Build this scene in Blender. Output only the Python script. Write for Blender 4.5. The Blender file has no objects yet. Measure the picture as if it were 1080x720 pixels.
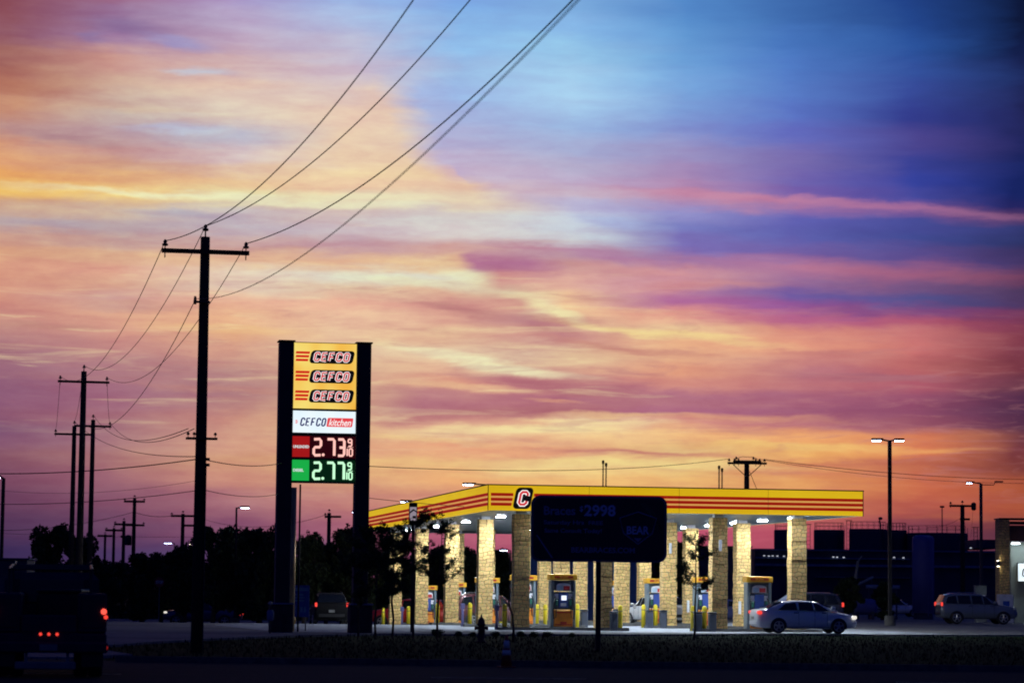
import bpy, bmesh, math, random
import numpy as np
from mathutils import Vector, Matrix
random.seed(7)
PI = math.pi
R = math.radians
scene = bpy.context.scene
C = scene.collection

# ------------------------------------------------------------------ camera
F = 2850.0
PITCH = math.atan(263 / F)
ROLL = .0105
EYE = 1.7
cd = bpy.data.cameras.new('camera')
cam = bpy.data.objects.new('camera', cd)
C.objects.link(cam)
cam.location = (0, 0, EYE)
cam.rotation_euler = (Matrix.Rotation(PI / 2 + PITCH, 3, 'X') @ Matrix.Rotation(ROLL, 3, 'Z')).to_euler()
cd.sensor_width = 36
cd.lens = F / 1080 * 36
cd.clip_start = .5
cd.clip_end = 6000
cd.dof.use_dof = True
cd.dof.focus_distance = 108
cd.dof.aperture_fstop = 2.0
scene.camera = cam

_f = Vector((0, math.cos(PITCH), math.sin(PITCH)))
_u0 = Vector((0, -math.sin(PITCH), math.cos(PITCH)))
_r0 = Vector((1, 0, 0))
_r = _r0 * math.cos(ROLL) + _u0 * math.sin(ROLL)
_u = -_r0 * math.sin(ROLL) + _u0 * math.cos(ROLL)


def at(px, py, Y):
    d = _f + _r * ((px - 540) / F) + _u * ((360 - py) / F)
    return d * (Y / d.y) + Vector((0, 0, EYE))


def sm(t):
    t = min(1, max(0, t))
    return t * t * (3 - 2 * t)


def gz(x, y):
    """height of the ground: flat, falling away gently beyond the forecourt on the left"""
    k = 1 - sm((x + 4) / 16)
    d = min(max(0, y - 124), 76)
    return -.0155 * d * sm(max(0, y - 124) / 16) * k


def xz(px, py, Y):
    p = at(px, py, Y)
    return p.x, p.z


# ------------------------------------------------------------------ materials
def new_mat(name):
    m = bpy.data.materials.new(name)
    m.use_nodes = True
    return m, m.node_tree.nodes, m.node_tree.links, m.node_tree.nodes['Principled BSDF']


def mat(name, col, rough=.6, metal=0, var=.18, scale=3.0, bump=0, coat=0, spec=.5, emit=None, es=0):
    m, n, l, b = new_mat(name)
    b.inputs['Roughness'].default_value = rough
    b.inputs['Metallic'].default_value = metal
    b.inputs['Coat Weight'].default_value = coat
    b.inputs['Specular IOR Level'].default_value = spec
    tc = n.new('ShaderNodeTexCoord')
    no = n.new('ShaderNodeTexNoise')
    no.inputs['Scale'].default_value = scale
    no.inputs['Detail'].default_value = 5
    l.new(tc.outputs['Object'], no.inputs['Vector'])
    cr = n.new('ShaderNodeValToRGB')
    c = Vector(col)
    cr.color_ramp.elements[0].position = .3
    cr.color_ramp.elements[1].position = .7
    cr.color_ramp.elements[0].color = (*(c * (1 - var)), 1)
    cr.color_ramp.elements[1].color = (*[min(1, v * (1 + var)) for v in c], 1)
    l.new(no.outputs['Fac'], cr.inputs['Fac'])
    l.new(cr.outputs['Color'], b.inputs['Base Color'])
    if bump:
        bp = n.new('ShaderNodeBump')
        bp.inputs['Strength'].default_value = bump
        bp.inputs['Distance'].default_value = .02
        l.new(no.outputs['Fac'], bp.inputs['Height'])
        l.new(bp.outputs['Normal'], b.inputs['Normal'])
    if emit:
        b.inputs['Emission Color'].default_value = (*emit, 1)
        b.inputs['Emission Strength'].default_value = es
    return m


def emis(name, col, s, base=(.05, .05, .05)):
    m, n, l, b = new_mat(name)
    b.inputs['Base Color'].default_value = (*base, 1)
    b.inputs['Emission Color'].default_value = (*col, 1)
    b.inputs['Emission Strength'].default_value = s
    b.inputs['Roughness'].default_value = .5
    return m


def lit_panel(name, c1, c2, s, scale=1.2):
    """translucent face lit from behind by tubes: slightly uneven"""
    m, n, l, b = new_mat(name)
    tc = n.new('ShaderNodeTexCoord')
    no = n.new('ShaderNodeTexNoise')
    no.inputs['Scale'].default_value = scale
    no.inputs['Detail'].default_value = 2
    l.new(tc.outputs['Object'], no.inputs['Vector'])
    cr = n.new('ShaderNodeValToRGB')
    cr.color_ramp.elements[0].position = .32
    cr.color_ramp.elements[1].position = .68
    cr.color_ramp.elements[0].color = (*c1, 1)
    cr.color_ramp.elements[1].color = (*c2, 1)
    l.new(no.outputs['Fac'], cr.inputs['Fac'])
    b.inputs['Base Color'].default_value = (*[v * .5 for v in c1], 1)
    l.new(cr.outputs['Color'], b.inputs['Emission Color'])
    b.inputs['Emission Strength'].default_value = s
    return m


def stone_mat():
    m, n, l, b = new_mat('ledge_stone')
    tc = n.new('ShaderNodeTexCoord')
    sp = n.new('ShaderNodeSeparateXYZ')
    l.new(tc.outputs['Object'], sp.inputs[0])
    ad = n.new('ShaderNodeMath'); ad.operation = 'ADD'
    l.new(sp.outputs['X'], ad.inputs[0]); l.new(sp.outputs['Y'], ad.inputs[1])
    cb = n.new('ShaderNodeCombineXYZ')
    l.new(ad.outputs[0], cb.inputs['X']); l.new(sp.outputs['Z'], cb.inputs['Y'])
    nz = n.new('ShaderNodeTexNoise'); nz.inputs['Scale'].default_value = 1.6
    l.new(cb.outputs[0], nz.inputs['Vector'])
    vm = n.new('ShaderNodeVectorMath'); vm.operation = 'MULTIPLY_ADD'
    vm.inputs[1].default_value = (.5, .34, 0)
    l.new(nz.outputs['Color'], vm.inputs[0]); l.new(cb.outputs[0], vm.inputs[2])
    br = n.new('ShaderNodeTexBrick')
    br.inputs['Scale'].default_value = 1
    br.inputs['Brick Width'].default_value = .29
    br.inputs['Row Height'].default_value = .165
    br.inputs['Mortar Size'].default_value = .011
    br.inputs['Mortar Smooth'].default_value = .3
    br.inputs['Bias'].default_value = 0
    br.offset = .43; br.squash = .6; br.squash_frequency = 3
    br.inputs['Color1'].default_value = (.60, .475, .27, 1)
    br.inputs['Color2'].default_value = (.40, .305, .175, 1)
    br.inputs['Mortar'].default_value = (.10, .075, .045, 1)
    l.new(vm.outputs[0], br.inputs['Vector'])
    n2 = n.new('ShaderNodeTexNoise'); n2.inputs['Scale'].default_value = 14
    l.new(tc.outputs['Object'], n2.inputs['Vector'])
    mx = n.new('ShaderNodeMix'); mx.data_type = 'RGBA'; mx.blend_type = 'MULTIPLY'
    mx.inputs['Factor'].default_value = .55
    l.new(br.outputs['Color'], mx.inputs[6]); l.new(n2.outputs['Color'], mx.inputs[7])
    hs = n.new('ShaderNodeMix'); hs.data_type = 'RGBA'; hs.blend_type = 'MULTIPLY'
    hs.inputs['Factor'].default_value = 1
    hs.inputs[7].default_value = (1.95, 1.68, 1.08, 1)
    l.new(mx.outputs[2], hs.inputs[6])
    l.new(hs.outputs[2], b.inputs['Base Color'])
    bp = n.new('ShaderNodeBump'); bp.inputs['Strength'].default_value = .8; bp.inputs['Distance'].default_value = .03
    iv = n.new('ShaderNodeMath'); iv.operation = 'SUBTRACT'; iv.inputs[0].default_value = 1
    l.new(br.outputs['Fac'], iv.inputs[1])
    l.new(iv.outputs[0], bp.inputs['Height'])
    l.new(bp.outputs['Normal'], b.inputs['Normal'])
    b.inputs['Roughness'].default_value = .85
    return m


def ground_mat(name, c1, c2, sc, rough=.9, bump=.4, c3=None, spec=.2):
    m, n, l, b = new_mat(name)
    tc = n.new('ShaderNodeTexCoord')
    a = n.new('ShaderNodeTexNoise'); a.inputs['Scale'].default_value = sc; a.inputs['Detail'].default_value = 8
    a2 = n.new('ShaderNodeTexNoise'); a2.inputs['Scale'].default_value = sc * .07; a2.inputs['Detail'].default_value = 4
    l.new(tc.outputs['Object'], a.inputs['Vector']); l.new(tc.outputs['Object'], a2.inputs['Vector'])
    cr = n.new('ShaderNodeValToRGB')
    cr.color_ramp.elements[0].position = .3; cr.color_ramp.elements[1].position = .7
    cr.color_ramp.elements[0].color = (*c1, 1); cr.color_ramp.elements[1].color = (*c2, 1)
    l.new(a.outputs['Fac'], cr.inputs['Fac'])
    mx = n.new('ShaderNodeMix'); mx.data_type = 'RGBA'; mx.blend_type = 'MIX'
    mr = n.new('ShaderNodeMapRange'); mr.inputs['From Min'].default_value = .45; mr.inputs['From Max'].default_value = .7
    l.new(a2.outputs['Fac'], mr.inputs['Value']); l.new(mr.outputs[0], mx.inputs['Factor'])
    l.new(cr.outputs['Color'], mx.inputs[6]); mx.inputs[7].default_value = (*(c3 or c1), 1)
    l.new(mx.outputs[2], b.inputs['Base Color'])
    bp = n.new('ShaderNodeBump'); bp.inputs['Strength'].default_value = bump; bp.inputs['Distance'].default_value = .03
    l.new(a.outputs['Fac'], bp.inputs['Height']); l.new(bp.outputs['Normal'], b.inputs['Normal'])
    b.inputs['Roughness'].default_value = rough
    b.inputs['Specular IOR Level'].default_value = 0.03
    return m


def leaf_mat(name, col, var=.5):
    m, n, l, b = new_mat(name)
    g = n.new('ShaderNodeNewGeometry')
    cr = n.new('ShaderNodeValToRGB')
    c = Vector(col)
    cr.color_ramp.elements[0].color = (*(c * (1 - var)), 1)
    cr.color_ramp.elements[1].color = (*(c * (1 + var)), 1)
    l.new(g.outputs['Random Per Island'], cr.inputs['Fac'])
    l.new(cr.outputs['Color'], b.inputs['Base Color'])
    b.inputs['Roughness'].default_value = .7
    b.inputs['Specular IOR Level'].default_value = .25
    return m


M = {}
M['stone'] = stone_mat()
M['asphalt'] = ground_mat('asphalt', (.035, .035, .04), (.065, .065, .07), 9, .92, .35, (.045, .045, .05))
M['concrete'] = ground_mat('lot_concrete', (.20, .20, .20), (.30, .30, .29), 2.5, .85, .15, (.17, .17, .17))
M['apron'] = ground_mat('forecourt_concrete', (.30, .32, .35), (.43, .46, .50), 2.0, .8, .12, (.24, .26, .28))
M['kerb'] = ground_mat('kerb_concrete', (.10, .10, .10), (.17, .17, .16), 6, .9, .3)
M['soil_grass'] = ground_mat('verge_grass', (.010, .028, .010), (.020, .05, .015), 6, 1, .8, (.014, .03, .012), .05)
M['paint_line'] = mat('road_paint', (.55, .52, .40), .8, var=.3)
M['grassblade'] = leaf_mat('grass_blade', (.003, .010, .006), .2)
M['leaf'] = leaf_mat('tree_leaf', (.04, .06, .025))
M['leaf2'] = leaf_mat('young_leaf', (.05, .08, .03))
M['bark'] = mat('bark', (.06, .045, .035), .95, var=.4, scale=8, bump=.6)
M['wood'] = mat('pole_wood', (.045, .035, .028), .95, var=.4, scale=6, bump=.6)
M['black'] = mat('black_metal', (.012, .012, .014), .5)
M['darkmetal'] = mat('dark_metal', (.03, .03, .035), .45, .3)
M['wire'] = mat('cable', (.02, .018, .017), .7)
M['ceramic'] = mat('insulator_ceramic', (.035, .025, .02), .35)
M['galv'] = mat('galvanised_steel', (.20, .21, .22), .6, .3)
M['pillar'] = mat('pillar_cladding', (.020, .020, .028), .55, var=.25, scale=2)
M['pillarbase'] = mat('pillar_base', (.035, .03, .035), .8, var=.4, scale=5, bump=.3)
M['capblue'] = mat('base_cap', (.15, .17, .30), .5)
M['tan'] = mat('tan_steel', (.80, .55, .24), .38, .5, var=.12)
M['logoblack'] = emis('logo_black', (.004, .004, .005), .5, (.01, .01, .01))
M['yellowlit'] = lit_panel('backlit_yellow', (.90, .38, .02), (.92, .78, .20), 1.0, .55)
M['whitelit'] = lit_panel('backlit_white', (.78, .92, .98), (.88, .97, 1), 1.0)
M['redstripe'] = emis('lit_red_stripe', (.62, .02, .01), 1.0, (.3, .01, .01))
M['letterred'] = emis('lit_letter_red', (.62, .03, .04), 1.0, (.3, .02, .02))
M['letterwhite'] = emis('lit_letter_white', (1, .96, .94), 1.0, (.5, .5, .5))
M['letternavy'] = emis('lit_letter_navy', (.01, .012, .12), 1.0)
M['kitred'] = emis('lit_coral_red', (.78, .06, .07), 1.0)
M['ledred'] = emis('red_led', (1, .52, .45), 1.15)
M['ledgreen'] = emis('green_led', (.55, 1, .62), 1.15)
M['ledredface'] = emis('red_led_face', (.022, .001, .002), 1.0, (.02, .005, .005))
M['ledgreenface'] = emis('green_led_face', (.001, .014, .004), 1.0, (.005, .02, .008))
M['redtile'] = emis('lit_red_tile', (.36, .008, .006), 1.0)
M['greentile'] = emis('lit_green_tile', (.01, .42, .06), 1.0)
M['tiletext'] = emis('lit_tile_text', (.75, .85, .85), .8)
# canopy
M['fasciayellow'] = lit_panel('lit_fascia_yellow', (.80, .49, .008), (.86, .57, .014), .80, .25)
M['fasciared'] = emis('lit_fascia_red', (.36, .008, .003), .8, (.4, .02, .01))
M['fasciagold'] = emis('lit_fascia_gold', (.75, .36, .10), .8, (.6, .3, .08))
M['ceiling'] = mat('canopy_deck', (.20, .27, .30), .32, .35, var=.06)
M['led'] = emis('led_fixture', (.78, .88, 1), 560, (.8, .8, .8))
M['fixture'] = mat('fixture_housing', (.6, .6, .62), .5)
M['flash'] = mat('fascia_edge', (.35, .28, .05), .5)
# dispensers
M['pumpyellow'] = mat('pump_yellow', (.80, .42, .02), .45, var=.08)
M['pumporange'] = mat('pump_orange', (.75, .24, .015), .45, var=.25, scale=2)
M['pumpred'] = mat('pump_red', (.45, .02, .01), .45)
M['pumpgrey'] = mat('pump_grey', (.20, .26, .30), .45, .3)
M['pumpdark'] = mat('pump_dark', (.02, .035, .06), .4)
M['pumpblue'] = mat('pump_blue', (.03, .07, .30), .5)
M['adsky'] = mat('advert_pale_blue', (.45, .62, .75), .5)
M['adred'] = mat('advert_red', (.55, .03, .03), .5)
M['adwhite'] = mat('advert_white', (.75, .75, .78), .5)
M['screen'] = emis('screen_glow', (.75, .85, 1), 1.3)
M['hose'] = mat('rubber_hose', (.012, .012, .012), .6)
M['nozzle'] = mat('nozzle_green', (.02, .16, .10), .5)
M['bollard'] = mat('bollard_yellow', (.78, .62, .015), .5, var=.10)
M['bin'] = mat('bin_slate', (.045, .055, .08), .6)
M['binblue'] = mat('squeegee_bucket', (.10, .10, .26), .5)
M['boxwhite'] = mat('wall_box_white', (.7, .72, .74), .5)
M['cleat'] = mat('card_beige', (.5, .45, .36), .7)
# cars
def paint(name, col, rough=.28):
    return mat(name, col, rough, .25, var=.03, coat=1.0)
M['p_silver'] = mat('silver_paint', (.80, .86, .92), .3, 0, var=.02, coat=1)
M['p_grey'] = paint('grey_silver_paint', (.17, .20, .24))
M['p_black'] = mat('black_paint', (.005, .005, .007), .6, var=.05, spec=.15)
M['p_red'] = paint('red_paint', (.60, .03, .02))
M['p_maroon'] = paint('maroon_paint', (.10, .025, .03))
M['p_white'] = paint('white_paint', (.75, .76, .78))
M['p_navy'] = paint('navy_paint', (.03, .04, .14))
M['p_dark'] = paint('dark_paint', (.03, .035, .05))
M['p_trucks'] = mat('service_body_paint', (.022, .025, .055), .6, var=.2, spec=.2)
M['glass'] = mat('car_glass', (.008, .010, .014), .08, 0, var=0, spec=.6)
M['tyre'] = mat('tyre_rubber', (.012, .012, .012), .8)
M['rim'] = mat('alloy_rim', (.45, .46, .48), .35, .8)
M['chrome'] = mat('chrome', (.6, .62, .65), .2, .9)
M['tail'] = emis('tail_lamp_lit', (1, .06, .04), 1.1, (.3, .01, .01))
M['taildim'] = emis('tail_lamp_dim', (.8, .03, .02), .35, (.3, .01, .01))
M['brake'] = emis('brake_lamp_lit', (1, .09, .06), 1.6, (.3, .01, .01))
M['head'] = emis('head_lamp_lit', (1, .93, .8), .9, (.8, .8, .8))
M['headoff'] = mat('head_lamp_glass', (.55, .57, .6), .15, .3)
M['plate'] = mat('licence_plate', (.22, .22, .21), .5)
# others
M['lamp'] = emis('street_lamp_lit', (.60, .68, 1), 17, (.8, .8, .8))
M['lampsmall'] = emis('far_lamp_lit', (.55, .62, 1), 16, (.8, .8, .8))
M['lampwarm'] = emis('far_warm_lamp_lit', (1, .9, .65), 5)
M['boardface'] = mat('board_face', (.022, .022, .032), .6, var=.3, scale=.8)
M['boardframe'] = mat('board_frame', (.10, .11, .20), .5)
M['boardtext'] = mat('board_letters', (.60, .60, .85), .6, var=.1)
M['boardtext2'] = mat('board_letters_dim', (.30, .30, .48), .6, var=.1)
M['boardgreen'] = mat('board_green_sweep', (.025, .07, .05), .6, var=.3)
M['hydrant'] = mat('hydrant_dark', (.05, .012, .015), .6)
M['cone'] = mat('cone_orange', (.45, .05, .02), .6)
M['reflect'] = mat('cone_reflector', (.95, .85, .68), .35, 0, var=.03)
M['bluesign'] = mat('blue_sign', (.03, .10, .45), .5, var=.2)
M['bluesigntext'] = mat('blue_sign_text', (.10, .28, .55), .5)
M['stopred'] = mat('stop_sign_red', (.30, .02, .03), .5)
M['white'] = mat('painted_white', (.7, .7, .7), .5)
M['shed'] = mat('blue_shed_wall', (.035, .13, .42), .6, var=.1, scale=.5)
M['sheddark'] = mat('dark_shed_wall', (.03, .035, .10), .7, var=.2, scale=.5)
M['plant'] = mat('plant_steel', (.04, .045, .085), .7, var=.3, scale=.6)
M['plantlight'] = mat('plant_steel_pale', (.14, .19, .34), .6, var=.3)
M['tank'] = mat('tank_paint', (.10, .11, .36), .55, var=.12, scale=.6)
M['dotlamp'] = emis('far_work_lamp', (.8, .85, 1), .7)
M['brown'] = mat('store_fascia_brown', (.13, .05, .035), .6, var=.15)
M['storewall'] = mat('store_wall', (.30, .34, .32), .7, var=.1)
M['ceglass'] = mat('store_glass', (.02, .03, .03), .1)
M['sconce'] = emis('sconce_lit', (1, .93, .72), 26)
M['soffitlamp'] = emis('soffit_lamp_lit', (.8, .95, 1), 22)
M['fence'] = mat('fence_metal', (.05, .05, .06), .6)


# ------------------------------------------------------------------ mesh helpers
class MB:
    def __init__(s):
        s.v = []; s.f = []; s.mi = []; s.cur = 0

    def add(s, vs, fs):
        b = len(s.v)
        s.v.extend([tuple(v) for v in vs])
        s.f.extend([tuple(i + b for i in f) for f in fs])
        s.mi.extend([s.cur] * len(fs))
        return s

    def box(s, x0, x1, y0, y1, z0, z1):
        vs = [(x, y, z) for z in (z0, z1) for y in (y0, y1) for x in (x0, x1)]
        return s.add(vs, [(0, 2, 3, 1), (4, 5, 7, 6), (0, 1, 5, 4), (2, 6, 7, 3), (0, 4, 6, 2), (1, 3, 7, 5)])

    def cbox(s, x0, x1, y0, y1, z0, z1, c=.03):
        bm = bmesh.new()
        for sx, X in ((1, x0), (-1, x1)):
            for sy, Y in ((1, y0), (-1, y1)):
                for sz, Z in ((1, z0), (-1, z1)):
                    bm.verts.new((X, Y + sy * c, Z + sz * c))
                    bm.verts.new((X + sx * c, Y, Z + sz * c))
                    bm.verts.new((X + sx * c, Y + sy * c, Z))
        bmesh.ops.convex_hull(bm, input=bm.verts)
        bm.verts.index_update()
        s.add([v.co[:] for v in bm.verts], [[v.index for v in f.verts] for f in bm.faces])
        bm.free()
        return s

    def tube(s, pts, rad, n=8, flat=None, closed=False, cap=True):
        """tube along points; rad number or list; flat=(axis vector, factor) squashes the section"""
        pts = [Vector(p) for p in pts]
        N = len(pts)
        rads = rad if isinstance(rad, (list, tuple)) else [rad] * N
        vs, fs = [], []
        for i, p in enumerate(pts):
            if closed:
                t = (pts[(i + 1) % N] - pts[i - 1]).normalized()
            else:
                a = pts[max(0, i - 1)]; b = pts[min(N - 1, i + 1)]
                t = (b - a).normalized()
            ref = Vector((0, 1, 0)) if flat else (Vector((0, 0, 1)) if abs(t.z) < .9 else Vector((1, 0, 0)))
            x = t.cross(ref).normalized(); y = x.cross(t).normalized()
            for k in range(n):
                an = 2 * PI * (k + .5) / n
                cx, cy = math.cos(an) * rads[i], math.sin(an) * rads[i]
                if flat: cy *= flat
                vs.append(p + x * cx + y * cy)
        rng = N if closed else N - 1
        for i in range(rng):
            j = (i + 1) % N
            for k in range(n):
                k2 = (k + 1) % n
                fs.append((i * n + k, i * n + k2, j * n + k2, j * n + k))
        if cap and not closed:
            fs.append(tuple(range(n))[::-1]); fs.append(tuple((N - 1) * n + k for k in range(n)))
        return s.add(vs, fs)

    def lathe(s, prof, n=16, c=(0, 0, 0), axis='Z'):
        vs, fs = [], []
        for (r, z) in prof:
            for k in range(n):
                a = 2 * PI * k / n
                x, y = r * math.cos(a), r * math.sin(a)
                if axis == 'Z': p = (x, y, z)
                elif axis == 'Y': p = (x, z, y)
                else: p = (z, x, y)
                vs.append((p[0] + c[0], p[1] + c[1], p[2] + c[2]))
        for i in range(len(prof) - 1):
            for k in range(n):
                k2 = (k + 1) % n
                fs.append((i * n + k, i * n + k2, (i + 1) * n + k2, (i + 1) * n + k))
        fs.append(tuple(range(n))[::-1]); fs.append(tuple((len(prof) - 1) * n + k for k in range(n)))
        return s.add(vs, fs)

    def prism(s, poly, y0, y1):
        """polygon in x,z extruded along y"""
        n = len(poly)
        vs = [(x, y0, z) for x, z in poly] + [(x, y1, z) for x, z in poly]
        fs = [tuple(range(n)), tuple(range(2 * n - 1, n - 1, -1))]
        fs += [(i, i + n, (i + 1) % n + n, (i + 1) % n) for i in range(n)]
        return s.add(vs, fs)

    def obj(s, name, m, parent=None, loc=None, rot=None, smooth=False):
        me = bpy.data.meshes.new(name)
        me.from_pydata(s.v, [], s.f)
        ms = m if isinstance(m, (list, tuple)) else [m]
        for q in ms: me.materials.append(q)
        if len(ms) > 1: me.polygons.foreach_set('material_index', s.mi)
        if smooth: me.polygons.foreach_set('use_smooth', [True] * len(s.f))
        me.update()
        bm = bmesh.new(); bm.from_mesh(me); bmesh.ops.recalc_face_normals(bm, faces=bm.faces) if len(s.f) < 20000 else None
        if len(s.f) < 20000: bm.to_mesh(me)
        bm.free()
        o = bpy.data.objects.new(name, me)
        C.objects.link(o)
        if parent: o.parent = parent
        if loc: o.location = loc
        if rot: o.rotation_euler = rot
        return o


def tag(o, label=None, cat=None, group=None, kind=None):
    if label: o['label'] = label
    if cat: o['category'] = cat
    if group: o['group'] = group
    if kind: o['kind'] = kind
    return o


def thing(name, label, cat, loc, rz=0, group=None):
    o = bpy.data.objects.new(name, None)
    C.objects.link(o)
    o.empty_display_size = .3
    o.location = loc; o.rotation_euler = (0, 0, rz)
    return tag(o, label, cat, group)


def dup(root, loc, rz, label, group=None):
    r = root.copy(); C.objects.link(r); r.location = loc; r.rotation_euler = (0, 0, rz)
    r['label'] = label
    if group: r['group'] = group
    for ch in list(root.children):
        c = ch.copy(); C.objects.link(c); c.parent = r
        for g in ch.children:
            d = g.copy(); C.objects.link(d); d.parent = c
    return r


def text(s, w, h, m, name='lettering', parent=None, c=(0, 0, 0), bold=0, shear=0, depth=.004, rot=(PI / 2, 0, 0)):
    """flat raised lettering, facing -Y, fitted to width w and height h, centred at c"""
    cu = bpy.data.curves.new('txt', 'FONT')
    cu.body = s; cu.size = 1; cu.offset = bold; cu.shear = shear; cu.extrude = .01
    cu.align_x = 'CENTER'; cu.resolution_u = 3
    to = bpy.data.objects.new('txt', cu)
    me = bpy.data.meshes.new_from_object(to)
    bpy.data.objects.remove(to); bpy.data.curves.remove(cu)
    co = [v.co.copy() for v in me.vertices]
    x0, x1 = min(v.x for v in co), max(v.x for v in co)
    y0, y1 = min(v.y for v in co), max(v.y for v in co)
    for v in me.vertices:
        X = ((v.co.x - (x0 + x1) / 2) / (x1 - x0)) * w
        Z = ((v.co.y - (y0 + y1) / 2) / (y1 - y0)) * h
        Y = -v.co.z / .01 * depth
        v.co = (X, Y, Z)
    me.materials.append(m)
    me.name = name
    o = bpy.data.objects.new(name, me); C.objects.link(o)
    o.location = c
    if parent: o.parent = parent
    return o


GL = {
    'C': [[(.6, .72), (.6, .86), (.46, 1), (.14, 1), (0, .86), (0, .14), (.14, 0), (.46, 0), (.6, .14), (.6, .28)]],
    'E': [[(.58, 1), (0, 1), (0, 0), (.58, 0)], [(0, .52), (.46, .52)]],
    'F': [[(.58, 1), (0, 1), (0, 0)], [(0, .50), (.46, .50)]],
    'O': [[(.14, 1), (0, .86), (0, .14), (.14, 0), (.46, 0), (.6, .14), (.6, .86), (.46, 1), (.14, 1)]],
    '0': [[(.14, 1), (0, .86), (0, .14), (.14, 0), (.46, 0), (.6, .14), (.6, .86), (.46, 1), (.14, 1)]],
    '1': [[(.3, 0), (.3, 1)]],
    '2': [[(.02, .98), (.48, 1), (.6, .88), (.6, .62), (.48, .5), (.12, .5), (0, .38), (0, .12), (.12, 0), (.58, .02)]],
    '7': [[(.0, 1), (.5, 1), (.6, .9), (.6, 0)]],
    '3': [[(.02, 1), (.48, 1), (.6, .88), (.6, .12), (.48, 0), (.02, 0)], [(.15, .5), (.58, .5)]],
    '9': [[(.58, .5), (.12, .5), (0, .62), (0, .88), (.12, 1), (.48, 1), (.6, .88), (.6, .12), (.48, 0), (.05, 0)]],
}


def glyphs(mb, s, x, z, w, h, gap, t, y=0, shear=0):
    for ch in s:
        if ch == '.':
            mb.lathe([(t * 1.1, -.012), (t * 1.1, .012)], 10, (x, y, z + t * .3), 'Y')
            x += gap
            continue
        for st in GL[ch]:
            pts = [Vector((x + p[0] / .6 * w + shear * p[1] * h, y, z + p[1] * h)) for p in st]
            cl = (pts[0] - pts[-1]).length < 1e-5
            if cl: mb.tube(pts[:-1], t, 6, flat=.25, closed=True)
            else: mb.tube(pts, t, 6, flat=.25)
        x += w + gap
    return x


def rrect(w, h, r, n=6, cx=0, cz=0, shear=0):
    pts = []
    for (sx, sz, a0) in ((1, 1, 0), (-1, 1, 90), (-1, -1, 180), (1, -1, 270)):
        for k in range(n + 1):
            a = R(a0 + 90 * k / n)
            x = sx * (w / 2 - r) + r * math.cos(a); z = sz * (h / 2 - r) + r * math.sin(a)
            pts.append((cx + x + shear * z, cz + z))
    return pts


# ------------------------------------------------------------------ world: dusk sky
def lin(c):
    return tuple(((v / 255) / 12.92 if v / 255 <= .04045 else ((v / 255 + .055) / 1.055) ** 2.4) for v in c)


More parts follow.
